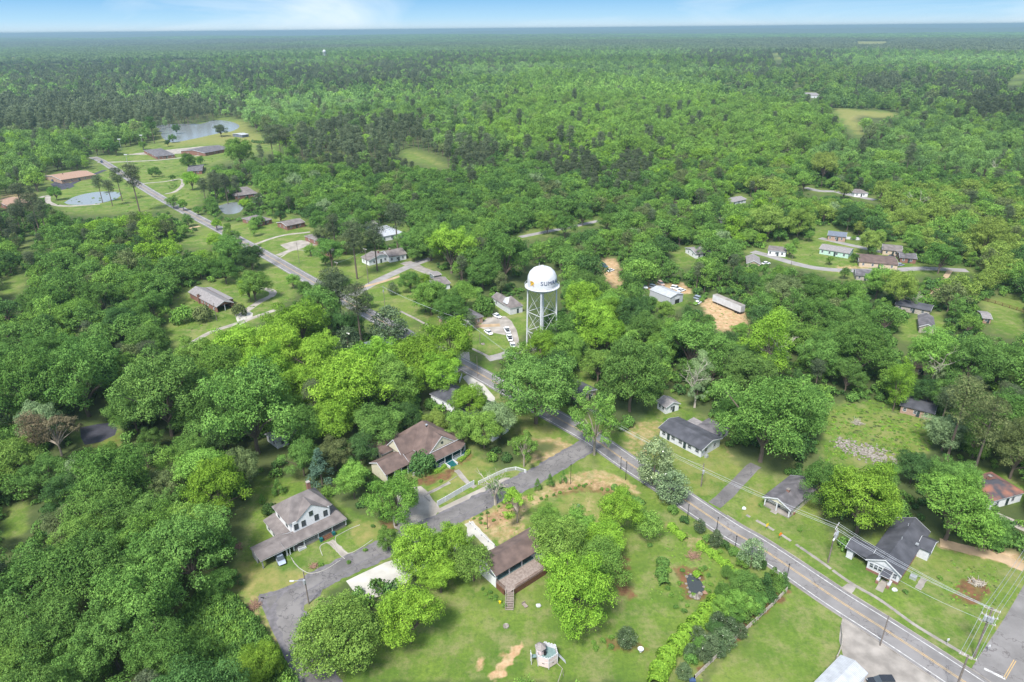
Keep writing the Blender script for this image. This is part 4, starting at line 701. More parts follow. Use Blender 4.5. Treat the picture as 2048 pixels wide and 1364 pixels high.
# ------------------------------------------------------------------ buildings
class H:
    def __init__(s,name,label,cat,A,Bp,z,group=None,ang=None):
        a=G(*A,z)[:2];b=G(*Bp,z)[:2];d=b-a;s.w=float(np.linalg.norm(d));s.ang=math.atan2(d[1],d[0]);s.o=a
        s.e=empty(name,(a[0],a[1],0),s.ang,label,cat,group)
    def loc(s,u,v,z=0):
        q=G(u,v,z)[:2]-s.o;c,n=math.cos(s.ang),math.sin(s.ang);return float(q[0]*c+q[1]*n),float(-q[0]*n+q[1]*c)
    def box(s,name,m,*a,parent=None):return B().box(*a).out(name,m,parent or s.e)
    def gable(s,x0,x1,y0,y1,ze,zr,axis,roof,wall='white_siding',ov=.45,t=.16,base=None,fas='white_paint'):
        """gable roof whose ridge runs along axis; eave lines at ze"""
        b=B()
        if axis=='x':
            ym=(y0+y1)/2;sl=(zr-ze)/(ym-y0)
            P=lambda y,z:[(x0-ov,y,z),(x1+ov,y,z)]
            f=P(y0-ov,ze-ov*sl);r=P(ym,zr);k=P(y1+ov,ze-ov*sl);g=[[(x,y0,ze),(x,y1,ze),(x,ym,zr)] for x in(x0,x1)]
        else:
            xm=(x0+x1)/2;sl=(zr-ze)/(xm-x0)
            P=lambda x,z:[(x,y1+ov,z),(x,y0-ov,z)]
            f=P(x0-ov,ze-ov*sl);r=P(xm,zr);k=P(x1+ov,ze-ov*sl);g=[[(x0,y,ze),(x1,y,ze),(xm,y,zr)] for y in(y0,y1)]
        b.slab([f[0],f[1],r[1],r[0]],t);b.slab([r[0],r[1],k[1],k[0]],t);ro=b.out('roof',roof,s.e)
        bf=B()
        for q in(f,k):
            for A_,B_ in((q[0],r[0]),(q[1],r[1])):
                ex=np.array(A_);ey=np.array(B_);o_=(-.03,0,0) if axis=='x' and A_[0]<(x0+x1)/2 else (.03,0,0) if axis=='x' else (0,-.03,0) if A_[1]<(y0+y1)/2 else (0,.03,0);o_=np.array(o_)
                V=[ex+o_+(0,0,.02),ey+o_+(0,0,.02),ey+o_-(0,0,t+.12),ex+o_-(0,0,t+.12)];V2=[p-o_*2 for p in V];bf.add(V+V2,[(0,1,2,3),(7,6,5,4),(0,4,5,1),(1,5,6,2),(2,6,7,3),(3,7,4,0)])
        fa=bf.out('fascia',fas,ro)
        bg=B()
        for q in g:
            n=(0.0,.12) if axis!='x' else (.12,0.0);sg=1 if (q[0][0]<(x0+x1)/2 if axis=='x' else q[0][1]<(y0+y1)/2) else -1
            V=[(p[0],p[1],p[2]-.19) for p in q];V2=[(p[0]+n[0]*sg,p[1]+n[1]*sg,p[2]) for p in V];bg.add(V+V2,[(0,1,2),(5,4,3),(0,3,4,1),(1,4,5,2),(2,5,3,0)])
        bg.out('gable',wall,s.e)
        return ro
    def hip(s,x0,x1,y0,y1,ze,zr,roof,ov=.45,rl=None,axis='x',fas='white_paint',t=.16):
        x0-=ov;x1+=ov;y0-=ov;y1+=ov
        if axis=='x':
            i=min((y1-y0)/2,(x1-x0)/2) if rl is None else ((x1-x0)-rl)/2;ym=(y0+y1)/2;r0,r1=(x0+i,ym,zr),(x1-i,ym,zr)
        else:
            i=min((y1-y0)/2,(x1-x0)/2) if rl is None else ((y1-y0)-rl)/2;xm=(x0+x1)/2;r0,r1=(xm,y0+i,zr),(xm,y1-i,zr)
        z=ze;V=[(x0,y0,z),(x1,y0,z),(x1,y1,z),(x0,y1,z),r0,r1,(x0,y0,z-.02),(x1,y0,z-.02),(x1,y1,z-.02),(x0,y1,z-.02)]
        F=[(0,1,5,4),(2,3,4,5),(1,2,5),(3,0,4)] if axis=='x' else [(0,1,4),(1,2,5,4),(2,3,5),(3,0,4,5)]
        ro=obj('roof',V,F+[(6,9,8,7)],roof,s.e);B().box(x0+.02,x1-.02,y0+.02,y1-.02,ze-t-.04,ze-.03).out('fascia',fas,ro);return ro
    def plane(s,P,t,roof,name='roof',fas=None):
        r=B().slab(P,t).out(name,roof,s.e)
        if fas:
            b=B()
            b.slab([(p[0],p[1],p[2]-t-.01) for p in P],.14);b.out('fascia',fas,r)
        return r
    def win(s,side,c,z,w=.9,h=1.4,at=0.0,frame='dark_frame',n=2,name='window'):
        """side: f/b/l/r wall whose coordinate is `at`; c = position along it"""
        f=.09;b=B()
        def R(a0,a1,z0,z1,d0,d1,bb):
            if side=='f':bb.box(a0,a1,at-d1,at-d0,z0,z1)
            elif side=='b':bb.box(a0,a1,at+d0,at+d1,z0,z1)
            elif side=='l':bb.box(at-d1,at-d0,a0,a1,z0,z1)
            else:bb.box(at+d0,at+d1,a0,a1,z0,z1)
        a0,a1=c-w/2,c+w/2
        R(a0-f,a0,z-f,z+h+f,.002,.07,b);R(a1,a1+f,z-f,z+h+f,.002,.07,b);R(a0,a1,z-f,z,.003,.08,b);R(a0,a1,z+h,z+h+f,.003,.07,b);R(a0,a1,z+h/2-.03,z+h/2+.03,.003,.05,b)
        fr=b.out(name,frame,s.e);b=B();R(a0,a1,z,z+h,-.02,.02,b);b.out('pane','glass',fr);return fr
    def door(s,side,c,z,at=0.,w=.95,h=2.05,m='dark_frame'):
        b=B();a0,a1=c-w/2,c+w/2
        if side=='f':b.box(a0,a1,at-.05,at+.02,z,z+h);q=(a1-.12,at-.07,z+1)
        elif side=='l':b.box(at-.05,at+.02,a0,a1,z,z+h);q=(at-.07,a1-.12,z+1)
        else:b.box(at-.02,at+.05,a0,a1,z,z+h);q=(at+.07,a0+.12,z+1)
        d=b.out('door',m,s.e);B().box(q[0]-.04,q[0]+.04,q[1]-.04,q[1]+.04,q[2]-.05,q[2]+.05).out('handle','steel',d)
    def post(s,x,y,z0,z1,r=.1,m='white_paint'):return s.box('post',m,x-r,x+r,y-r,y+r,z0,z1)
    def chimney(s,x,y,z0,z1,r=.35,m='brick'):
        c=s.box('chimney',m,x-r,x+r,y-r,y+r,z0,z1);B().box(x-r-.06,x+r+.06,y-r-.06,y+r+.06,z1,z1+.12).out('cap','concrete',c)
    def rail(s,p,q,h=.9,m='white_paint',n=None,name='railing'):
        p,q=np.array(p,float),np.array(q,float);L_=np.linalg.norm((q-p)[:2]);n=n or max(2,int(L_/.22));b=B();b.tube([p+(0,0,h),q+(0,0,h)],.045,4);b.tube([p+(0,0,.12),q+(0,0,.12)],.035,4)
        for i in range(n+1):
            c=p+(q-p)*i/n;b.tube([c+(0,0,.1),c+(0,0,h)],.03,4)
        return b.out(name,m,s.e)
    def steps(s,x0,x1,y0,y1,z,n,m,rev=False):
        b=B()
        for i in range(n):
            t0,t1=i/n,(i+1)/n;b.box(x0,x1,y0+(y1-y0)*t0,y0+(y1-y0)*t1,0,max(.05,z*(1-(i+1)/(n+1))))
        return b.out('steps',m,s.e)
# --- two-storey white house
o1=(490,960);k1=230/1651
h=H('white_house','two-storey white house with taupe hip roof, long porch and carport','house',(o1[0]+620*k1,o1[1]+645*k1),(o1[0]+1250*k1,o1[1]+350*k1),6)
w=h.w
h.box('wall','white_siding',.45,w-.45,.55,8.6,0,6.0);h.box('wall','white_siding',1.0,10.3,-.03,.54,2.9,6.01);h.hip(.45,w-.45,.55,8.6,6.0,9.7,'taupe_shingle',ov=.5,rl=4.2)
h.plane([(1.9,-.2,5.95),(5.95,-.2,8.85),(5.95,4.6,9.0),(2.0,1.2,6.1)],.14,'taupe_shingle');h.plane([(10.0,-.2,5.95),(9.9,1.2,6.1),(5.95,4.6,9.0),(5.95,-.2,8.85)],.14,'taupe_shingle')
V=[(2.2,-.03,6.01),(9.7,-.03,6.01),(5.95,-.03,8.65),(2.2,.9,6.01),(9.7,.9,6.01),(5.95,.9,8.65)];obj('gable',V,[(0,1,2),(5,4,3),(0,3,4,1),(1,4,5,2),(2,5,3,0)],'white_siding',h.e)
for x_ in(1.75,3.6,6.9,9.2):h.win('f',x_,3.8,.85,1.4,-.03)
h.win('f',5.7,5.75,.8,1.1,-.03)
for y_ in(2.2,6.6):h.win('l',y_,4.0,.8,1.3,.45)
h.chimney(8.6,6.3,8.2,10.4,.4)
h.plane([(0.2,-3.1,2.6),(13.1,-3.1,2.6),(12.4,.6,3.3),(.4,.6,3.3)],.14,'taupe_shingle',fas='white_paint')
h.plane([(13.1,-3.1,2.58),(13.1,6.0,2.58),(10.7,6.0,3.28),(10.7,.6,3.28),(12.3,.6,3.28)],.14,'taupe_shingle',fas='white_paint')
h.plane([(-8.6,-3.2,2.6),(.3,-3.2,2.6),(.3,-.2,3.2),(-8.6,-.2,3.2)],.14,'taupe_shingle',fas='white_paint');h.plane([(-8.6,-.2,3.2),(.3,-.2,3.2),(.3,2.7,2.6),(-8.6,2.7,2.6)],.14,'taupe_shingle',fas='white_paint')
h.plane([(-2.4,2.6,2.75),(.6,.6,3.35),(.6,9.8,3.4),(-2.4,9.8,2.75)],.14,'taupe_shingle',fas='white_paint')
h.box('wall','white_siding',-2.0,.43,3.2,9.5,0,2.6);h.win('l',5,1.1,.8,1.1,-2.0);h.win('l',7.6,1.1,.8,1.1,-2.0);h.door('l',3.8,0,-2.0)
h.box('porch_floor','concrete',-.6,12.8,-2.5,.5,0,.55);h.box('wall','white_siding',10.3,12.5,1.2,5.9,0,2.5)
for x_ in(-2.3,-1.6,-.6,2.0,5.6,9.2,12.8):h.post(x_,-2.6,0 if x_<-.7 else .55,2.5,.13)
for x_ in(-8.1,-8.1):h.post(x_,-2.8,0,2.48,.12);h.post(-8.1,2.2,0,2.5,.12)
h.box('wall','grey_siding',-8.4,-8.25,-.5,2.4,0,2.4);h.steps(6.1,8.9,-2.5,-3.8,.5,3,'brown_wood')
for x_ in(5.9,9.1):h.box('planter','teal_paint',x_-.35,x_+.35,-3.7,-3.0,0,.9)
h.rail((2.2,-2.45,.55),(5.4,-2.45,.55),.8);h.door('f',7.4,.55,.55);h.win('f',3.2,1.1,.9,1.2,.55);h.win('f',10,1.1,.9,1.2,.55)
b=B();
for i in range(7):b.box(.3+i*.28,.3+i*.28+.26,-3.2,-2.55,0,.55-.07*i)
b.out('steps','white_paint',h.e);h.rail((.2,-3.2,.5),(2.1,-3.2,.0),.9,n=9)
h1=h
# --- cream house
o1=(700,820);k1=260/1970
h=H('cream_house','cream house with steep brown hip and gable roofs, teal wraparound porch','house',(o1[0]+1205*k1,o1[1]+635*k1),(o1[0]+1615*k1,o1[1]+435*k1),4.8)
h.box('wall','cream_paint',.1,9.4,.6,13.2,0,4.3);h.box('wall','cream_paint',-5.4,.09,4.7,11,0,4.5);h.hip(-2.2,9.9,-.1,13.0,4.75,9.6,'brown_shingle',ov=.35,rl=3.4,axis='y')
h.gable(-6.2,3.6,4.3,11.1,4.75,8.1,'x','brown_shingle','cream_paint',ov=.25)
V=[(.3,-.3,4.8),(8.2,-.3,4.8),(4.15,-.3,8.0),(.3,.2,4.8),(8.2,.2,4.8),(4.15,.2,8.0)];obj('gable',V,[(0,1,2),(5,4,3),(0,3,4,1),(1,4,5,2),(2,5,3,0)],'cream_paint',h.e)
h.plane([(.0,-.45,4.75),(4.15,-.45,8.15),(4.15,5.2,8.15),(.0,1.5,4.75)],.14,'brown_shingle');h.plane([(8.5,-.45,4.75),(8.5,1.5,4.75),(4.15,5.2,8.15),(4.15,-.45,8.15)],.14,'brown_shingle')
h.box('eave_trim','white_paint',-.4,9.6,-.55,-.43,4.6,4.76);b=B()
for sx_ in(-1,1):
    xe=4.15+sx_*4.4;V=[(xe,-.5,4.75),(4.15,-.5,8.2),(4.15,-.5,8.0),(xe,-.5,4.55)];V+=[(p[0],-.42,p[2]) for p in V];b.add(V,[(0,1,2,3),(7,6,5,4),(0,4,5,1),(1,5,6,2),(2,6,7,3),(3,7,4,0)])
b.out('gable_trim','white_paint',h.e)
b=B();b.tube([(4.15,-.36,6.1),(4.15,-.28,6.1)],.42,14);vn=b.out('round_window','dark_frame',h.e);B().tube([(4.15,-.38,6.1),(4.15,-.3,6.1)],.28,14).out('pane','glass',vn)
# porch roof round front and right
fr=[(-6.3,1.4,3.35),(-.2,1.4,3.35),(0.0,-2.8,3.35),(9.0,-2.8,3.35),(10.9,-2.0,3.35),(11.9,-.3,3.35),(12.2,6.2,3.35)];inn=[(-6.3,4.6,4.55),(.0,4.6,4.55),(0.4,-.3,4.55),(9.0,-.3,4.55),(9.4,.0,4.55),(9.6,.4,4.55),(9.7,6.2,4.55)]
for i in range(6):
    h.plane([fr[i],fr[i+1],inn[i+1],inn[i]],.13,'brown_shingle',fas='white_paint')
h.box('porch_floor','teal_paint',.1,11.3,-2.4,.55,0,.7);h.box('porch_floor','teal_paint',9.5,11.6,.56,6.0,0,.7);h.box('porch_floor','teal_paint',-6,-.1,1.8,4.5,0,.7)
h.box('porch_skirt','white_paint',0,11.4,-2.5,-2.41,0,.62)
for x_,y_ in((.3,-2.3),(3.3,-2.3),(6.0,-2.3),(9.0,-2.3),(11.2,-1.4),(11.5,2.5),(11.5,5.8),(-5.9,1.9),(-3,1.9)):h.post(x_,y_,.7,3.25,.12)
h.rail((.3,-2.3,.7),(3.2,-2.3,.7),.8);h.rail((6.1,-2.3,.7),(9.0,-2.3,.7),.8);h.rail((9.0,-2.3,.7),(11.2,-1.4,.7),.8);h.rail((11.3,-1.2,.7),(11.5,5.8,.7),.8)
h.steps(3.5,5.8,-2.5,-4.5,.7,5,'teal_paint')
for x_ in(3.35,5.95):h.box('step_wall','white_paint',x_-.1,x_+.1,-4.6,-2.5,0,.75)
h.door('f',4.6,.7,.6,w=1.1);h.win('f',2,1.2,1,1.7,.6,'white_paint');h.win('f',7.4,1.2,1,1.7,.6,'white_paint')
b=B().tube([(3.3,5.3,8.2),(3.3,5.3,9.6)],.22,10);vt=b.out('roof_vent','black_metal',h.e);B().tube([(3.3,5.3,9.6),(3.3,5.3,9.85)],.33,10).out('cap','steel',vt)
h.box('wall','cream_paint',-8.9,-3,10.1,18.4,0,3.55);h.hip(-8.9,.6,9.9,18.4,3.6,5.9,'brown_shingle',ov=.4,rl=5,axis='x')
h.win('l',12.4,1.2,.8,1.4,-8.9);h.win('l',16.6,1.2,.8,1.4,-8.9)
h.gable(-13.3,-6.1,1.5,8.9,3.35,5.2,'x','brown_shingle','cream_paint',ov=.3);h.box('wall','cream_paint',-13.2,-12.9,1.6,8.8,0,3.2)
h.box('wall','cream_paint',-12.9,-6.3,6.5,8.8,0,3.2)
for x_ in(-13.0,-10.6,-8.4,-6.4):h.post(x_,1.6,0,3.2,.12)
h.rail((-6.2,-.4,.0),(-4.0,-.4,0),1.1);h2=h
# --- deck pavilion
o1=(960,1040);k1=220/1500
h=H('deck_pavilion','small pale building with brown-red roof, open screened side and raised wooden deck','pavilion',(o1[0]+215*k1,o1[1]+765*k1),(o1[0]+840*k1,o1[1]+385*k1),4)
h.gable(.4,15.4,.45,6.6,4.15,5.5,'x','brown_shingle','white_siding',ov=.45)
h.box('wall','white_siding',.5,15.3,3.4,6.4,0,4.1);h.box('floor_slab','slate_deck',.5,11.5,.6,3.39,0,1.62);h.box('wall','white_siding',11.5,15.3,.6,3.39,0,4.1)
h.box('wall','white_siding',.42,.5,.6,6.4,0,2.5)
for x_ in(.6,4.3,7.9):h.post(x_,.7,1.6,3.95,.12)
h.win('f',13.2,2.3,1,1.3,.6);h.door('f',9.5,1.63,3.4,w=1.4);h.win('f',5.8,2.3,1.2,1.2,3.4);h.win('f',2.3,2.3,1.2,1.2,3.4)
for i in range(4):B().box(1.2+i*1.8,1.8+i*1.8,1.8,2.4,1.63,2.1).box(1.2+i*1.8,1.8+i*1.8,2.4,2.47,1.63,2.6).out('bench','black_metal',h.e)
b=B();x_=.5
while x_<11.4:
    b.box(x_,x_+.17,-3.5,.59,1.5,1.6);x_+=.19
b.out('deck','old_wood',h.e);b=B();b.box(.5,11.4,-3.45,.55,1.25,1.49);b.out('deck_frame','brown_wood',h.e)
h.box('deck_skirt','brown_wood',2.3,11.4,-3.5,-3.42,0,1.5);h.box('deck_skirt','brown_wood',.42,.5,-2.3,.5,0,1.5)
h.rail((2.4,-3.5,1.6),(11.4,-3.5,1.6),.95,'brown_wood',n=45);h.rail((11.4,-3.5,1.6),(11.4,.4,1.6),.95,'brown_wood',n=18);h.rail((.5,.5,1.6),(.5,-2.3,1.6),.95,'brown_wood',n=14)
xa,ya=h.loc(960+405*k1,1040+975*k1,1.6);xb,yb=h.loc(960+400*k1,1040+1235*k1,0);d=np.array([xb-xa,yb-ya]);Ls=np.linalg.norm(d);d/=Ls;nn=np.array([-d[1],d[0]]);b=B();c0=np.array([xa,ya])
for i in range(11):
    t_=i/11;c=c0+d*Ls*t_;z=1.55*(1-t_);c2=c+d*Ls/11*.8;b.slab([(*(c-nn*.8),z),(*(c+nn*.8),z),(*(c2+nn*.8),z),(*(c2-nn*.8),z)],.07)
b.out('steps','old_wood',h.e)
for sg in(-.85,.85):h.rail((*(c0+nn*sg),1.55),(*(c0+d*Ls+nn*sg),0),.95,'grey_wood',n=7)
h3=h
# --- play castle
o1=(1030,1250);k1=120/1436
cc=G(o1[0]+760*k1,o1[1]+760*k1,1.0)
e=empty('play_castle',(cc[0],cc[1],0),R_(8),'white and pink wooden play castle with a small roofed tower and ramps','playhouse');h=H.__new__(H);h.e=e;h.o=cc[:2];h.ang=0
hexa=[(2.05*math.cos(R_(30+60*i)),2.05*math.sin(R_(30+60*i))) for i in range(6)]
hexa=[(x*1.05,y*.95) for x,y in hexa]
for i in range(6):
    p,q=np.array(hexa[i]),np.array(hexa[(i+1)%6]);dv=(q-p);ln=np.linalg.norm(dv);dv/=ln;nr=np.array([dv[1],-dv[0]])*.04
    def quad(z0,z1,a=0,b_=1,th=1):
        A_=p+dv*ln*a;C_=p+dv*ln*b_;return[(*(A_-nr*th),z0),(*(C_-nr*th),z0),(*(C_+nr*th),z0),(*(A_+nr*th),z0)],[(*(A_-nr*th),z1),(*(C_-nr*th),z1),(*(C_+nr*th),z1),(*(A_+nr*th),z1)]
    def bx(bb,*a,**k):
        lo,hi=quad(*a,**k);bb.add(lo+hi,[(3,2,1,0),(4,5,6,7),(0,1,5,4),(1,2,6,5),(2,3,7,6),(3,0,4,7)])
    b=B();bx(b,.25,1.5);bx(b,1.62,2.5);b.out('panel','pink_panel',e) if i in(2,3,4,5) else b.out('panel','white_paint',e)
    b=B();bx(b,1.5,1.62,th=1.6);bx(b,2.5,2.62,th=1.5)
    for j in range(4):bx(b,2.62,2.82,.02+j*.26,.16+j*.26,th=1.4)
    b.out('battlement','white_paint',e)
    B().box(p[0]-.07,p[0]+.07,p[1]-.07,p[1]+.07,0,2.8).out('post','white_paint',e)
    b=B();bx(b,1.0,1.16,.4,.62,th=1.3);b.out('slot_window','black_metal',e)
b=B();b.slab([(x*.96,y*.96,1.75) for x,y in hexa],.1);b.out('deck','slate_deck',e)
tw=[(-1.15+.85*math.cos(R_(30+60*i)),.55+.85*math.sin(R_(30+60*i))) for i in range(6)];b=B();n=6
b.add([(*p,1.76) for p in tw]+[(*p,3.3) for p in tw],[(i,(i+1)%6,6+(i+1)%6,6+i) for i in range(6)]);b.out('tower_wall','pink_panel',e)
tr_=[(-1.15+1.15*math.cos(R_(30+60*i)),.55+1.15*math.sin(R_(30+60*i))) for i in range(6)];b=B();b.add([(*p,3.28) for p in tr_]+[(-1.15,.55,4.25)],[(i,(i+1)%6,6) for i in range(6)]+[(5,4,3,2,1,0)]);b.out('tower_roof','pebble_roof',e)
B().box(-.62,-.2,-.35,-.1,1.78,2.95).out('doorway','black_metal',e)
b=B();b.slab([(2.0,.3,1.7),(2.0,-.5,1.7),(3.5,-1.3,.1),(3.5,-.5,.1)],.08);b.out('slide','white_paint',e)
b=B();b.box(-2.9,-2.0,-.35,.35,1.6,1.7);b.out('bridge','slate_deck',e)
B().box(-3.1,-2.98,-.5,-.38,0,2.8).box(-3.1,-2.98,.35,.47,0,2.8).box(-3.12,-2.96,-.38,.35,1.5,2.3).out('bridge_frame','white_paint',e)
b=B();p0=G(1112,1325,1.9);
p=[G(1110,1322,1.6),G(1125,1337,1.9),G(1116,1364,1.7)];b.tube(p,.06,5);b.tube([G(1125,1337,1.9),(*G(1127,1352)[:2],0)],.05,5);b.tube([G(1116,1364,1.7),(*G(1112,1375)[:2],0)],.05,5);tag(b.out('swing_beam','grey_wood'),'bare wooden swing beam standing beside the pink play castle','swing beam')
# --- white ranch house
o1=(1000,500);k1=600/1819
h=H('ranch_house','long low white ranch house with a dark shingle gable roof','house',(o1[0]+1225*k1,o1[1]+1215*k1),(o1[0]+1360*k1,o1[1]+1135*k1),2.8)
h.gable(.4,9.2,.4,15.1,2.95,4.2,'y','dark_shingle','white_paint',ov=.45);h.box('wall','white_paint',.4,9.2,.45,15.05,0,2.9)
for y_ in(1.8,4.4,7.6,10.2,13.6):h.win('l',y_,1.1,1.1,1.1,.4,'grey_siding')
h.door('l',6.1,.2,.4);h.door('l',11.9,.2,.4);h.win('f',2.6,1.1,1.1,1.1,.45,'grey_siding');h.win('f',6.6,1.1,1.1,1.1,.45,'grey_siding');h.box('air_conditioner','steel',1.3,2.2,-.9,-.1,0,.8)
h.box('carport_wall','white_paint',10.2,10.4,2.6,9.6,0,2.4);h.hip(10.3,16.2,2.4,9.4,2.5,3.5,'grey_shingle',ov=.2,rl=3,axis='x');h.box('wall','white_paint',12.4,16.2,2.4,9.3,0,2.35)
for y_ in(7.2,):h.win('f',14,1,1,1,2.4)
h.plane([(9.4,9.2,2.6),(13,9.2,2.6),(13,12.6,2.7),(9.4,12.6,2.7)],.12,'light_shingle')
for q in((9.6,9.4),(12.8,12.4),(9.6,12.4)):h.post(*q,0,2.5,.08)
# --- grey roofed cottage
o1=(1440,960);k1=200/1364
h=H('grey_cottage','small cottage with worn grey gable roof and white porch posts','house',(o1[0]+590*k1,o1[1]+225*k1),(o1[0]+965*k1,o1[1]+415*k1),2.8)
h.gable(.3,7.1,.3,13.0,2.95,4.4,'y','grey_shingle','cream_paint',ov=.4);h.box('wall','cream_paint',.35,7.05,2.2,12.9,0,2.9);h.box('porch_floor','concrete',.3,7.1,.3,2.19,0,.35)
for x_ in(.5,3.6,6.9):h.post(x_,.45,.35,2.8,.14)
h.chimney(3.9,4.6,3.6,4.9);h.door('f',3.2,.35,2.2);h.win('f',1.5,1.1,.8,1.2,2.2,'white_paint');h.win('f',5.4,1.1,.8,1.2,2.2,'white_paint');h.win('r',5,1.1,.8,1.1,7.05,'white_paint');h.win('r',9,1.1,.8,1.1,7.05,'white_paint');h.steps(2.6,4.2,.3,-.6,.3,2,'concrete')
h.box('chimney_base','brick',7.1,7.3,2.4,3.2,0,.6)
# --- black roofed house
o1=(1660,1020);k1=240/2046
h=H('black_roofed_house','cream house with large black shingle roof, white front gable and brick trim','house',(o1[0]+620*k1,o1[1]+830*k1),(o1[0]+1210*k1,o1[1]+1110*k1),3.2)
h.gable(.3,6.9,.3,19.2,3.3,5.2,'y','dark_shingle','white_paint',ov=.4);h.box('wall','white_paint',.35,6.85,.5,19.1,.6,3.25);h.box('brick_base','brick',.3,6.9,.42,19.15,0,.6)
h.gable(-4.5,.3,1.2,5.8,2.9,3.9,'x','dark_shingle','white_paint',ov=.3);h.box('wall','white_paint',-4.4,-3.1,1.4,5.6,0,2.85);h.box('wall','white_paint',-3.0,.3,5.4,5.6,0,2.85)
h.gable(6.8,9.2,12.7,17.4,3.05,4.2,'x','dark_shingle','white_paint',ov=.3);h.box('wall','white_paint',6.9,9.1,12.8,17.3,0,3.0);h.win('r',15,1,1.6,1.2,9.1)
for i in range(3):h.win('f',1.2+i*.9,1.2,.7,1.2,.5,'white_paint')
h.win('f',6.0,1.2,.7,1.2,.5,'white_paint');h.door('f',4.5,.5,.5,w=1.0)
h.plane([(3.7,-1.9,2.5),(5.5,-1.9,2.5),(5.5,.3,2.75),(3.7,.3,2.75)],.12,'dark_shingle',fas='white_paint')
for x_ in(3.5,5.7):h.box('step_wall','white_paint',x_-.25,x_+.25,-1.9,-.3,0,.95);h.box('pier','brick',x_-.28,x_+.28,-2.3,-1.9,0,.6);h.post(x_,-1.7,.95,2.4,.08)
b=B();b.tube([(3.8,9.5,4.4),(3.8,9.5,5.7)],.1,8);b.tube([(3.3,15.5,4.4),(3.3,15.5,5.6)],.09,8);b.out('roof_vent','steel',h.e);h.box('hatch','steel',6.3,6.9,11.2,11.9,4.0,4.25);h.win('r',5,1.1,.8,1.2,6.85,'white_paint');h.win('r',9,1.1,.8,1.2,6.85,'white_paint')
b=B().box(8.0,9.3,4.3,5.3,0,.8);tag(b.out('air_conditioner','steel'),'pale air-conditioning unit on the lawn beside the black-roofed house','air conditioner').matrix_world=Matrix.Translation((h.o[0],h.o[1],0))@Matrix.Rotation(h.ang,4,'Z')
# --- generic small houses
def house(name,label,A,Bp,C,ze,rise,roof,wall,kind='gable',axis='x',nw=3,chim=None,group=None,ov=.4,wing=None,fas='white_paint',cat='house',door=True):
    h=H(name,label,cat,A,Bp,ze,group);h.e.location.z=float(HZ(np.array([h.o[0]]),np.array([h.o[1]]))[0]);dx,dy=h.loc(*C,ze);D=max(4.0,dy);w=h.w;x0,x1,y0,y1=ov,w-ov,ov,D-ov
    h.box('wall',wall,x0,x1,y0,y1,0,ze-.1)
    (h.gable if kind=='gable' else h.hip)(x0,x1,y0,y1,ze,ze+rise,*((axis,roof,wall) if kind=='gable' else (roof,)),ov=ov,fas=fas) if kind=='gable' else h.hip(x0,x1,y0,y1,ze,ze+rise,roof,ov=ov,fas=fas,axis=axis)
    for i in range(nw):h.win('f',x0+(i+.5)*(x1-x0)/nw-.35,1.0,.8,1.1,y0,'white_paint' if wall in('brick','pale_brick','tan_siding') else 'grey_siding')
    for q in(.3,.7):h.win('l',y0+(y1-y0)*q,1.0,.8,1.1,x0,'white_paint');h.win('r',y0+(y1-y0)*q,1.0,.8,1.1,x1,'white_paint')
    if door:h.door('f',x0+(x1-x0)*.5+.45,.1,y0)
    if chim:h.chimney(x0+(x1-x0)*chim[0],y0+(y1-y0)*chim[1],ze,ze+rise+.7)
    if wing:
        a,b_,c,d_,r_=wing;h.box('wall',wall,a+.3,b_-.3,c+.3,d_-.3,0,ze-.3);h.hip(a+.3,b_-.3,c+.3,d_-.3,ze-.2,ze-.2+r_,roof,ov=.3,fas=fas)
    return h
h=H('brick_ranch_house','red brick ranch house with broad pale grey roof and open carport','house',(432,614),(467,604),2.9)
gx,gy=h.loc(378,583,2.9);D=gy
h.gable(.4,h.w-.4,.4,D-.5,3.0,4.6,'y','light_shingle','brick',ov=.4);h.box('wall','brick',.45,h.w-.45,6.5,D-.55,0,2.95);h.box('wall','brick',.45,.75,.5,6.5,0,2.95);h.box('wall','brick',h.w-.8,h.w-.5,.5,6.5,0,2.95);h.post(h.w/2,.6,0,2.9,.15)
for y_ in(9,12,15,18):
    if y_<D-2:h.win('l',y_,1,1,1.1,.45,'white_paint')
h.chimney(.2,D*.62,0,4.4,.45);h.plane([(h.w-.2,4,3.1),(h.w+2.2,4.2,2.9),(h.w+2.2,D-1.5,2.9),(h.w-.2,D-1,3.3)],.14,'light_shingle');h.box('wall','brick',h.w-.4,h.w+1.9,4.5,D-1.8,0,2.85);h.win('r',8,1,1.2,1.1,h.w+1.9,'white_paint');h.win('r',12,1,1.2,1.1,h.w+1.9,'white_paint')
# white garage by the tower
h=H('white_garage','white garage with steep taupe hip roof and a white front gablet','garage',(1020,617),(1047,611),3.1);gx,gy=h.loc(989,600,3.1);W_=h.w
h.box('wall','white_paint',.3,W_-.3,.3,9,0,3.1);h.hip(.3,W_-.3,.3,9,3.15,6.6,'taupe_shingle',ov=.3,rl=.6,axis='y');h.box('wall','white_paint',.3,5.2,9,16,0,3.1);h.gable(.3,5.4,5,16.2,3.1,4.6,'y','taupe_shingle','white_paint',ov=.3)
V=[(.0,3.2,4.0),(.0,6.4,4.0),(.4,4.8,6.3),(1.0,3.2,4.0),(1.0,6.4,4.0),(2.6,4.8,6.3)];obj('gablet',V,[(0,2,1),(3,4,5),(0,1,4,3),(1,2,5,4),(2,0,3,5)],'white_paint',h.e)
h.door('f',W_*.6,.1,.3);h.win('l',12.5,1.1,1,1.1,.3,'grey_siding')
house('white_bungalow','white gabled bungalow with taupe roof beside the curved side street',(737,521),(784,510),(728,512),3.0,1.7,'taupe_shingle','white_siding','gable','y',2,(.6,.5))
house('white_bungalow','white bungalow wing with two front gables among pines',(778,514),(814,507),(770,501),3.2,1.9,'taupe_shingle','white_siding','gable','x',3,(.3,.5))
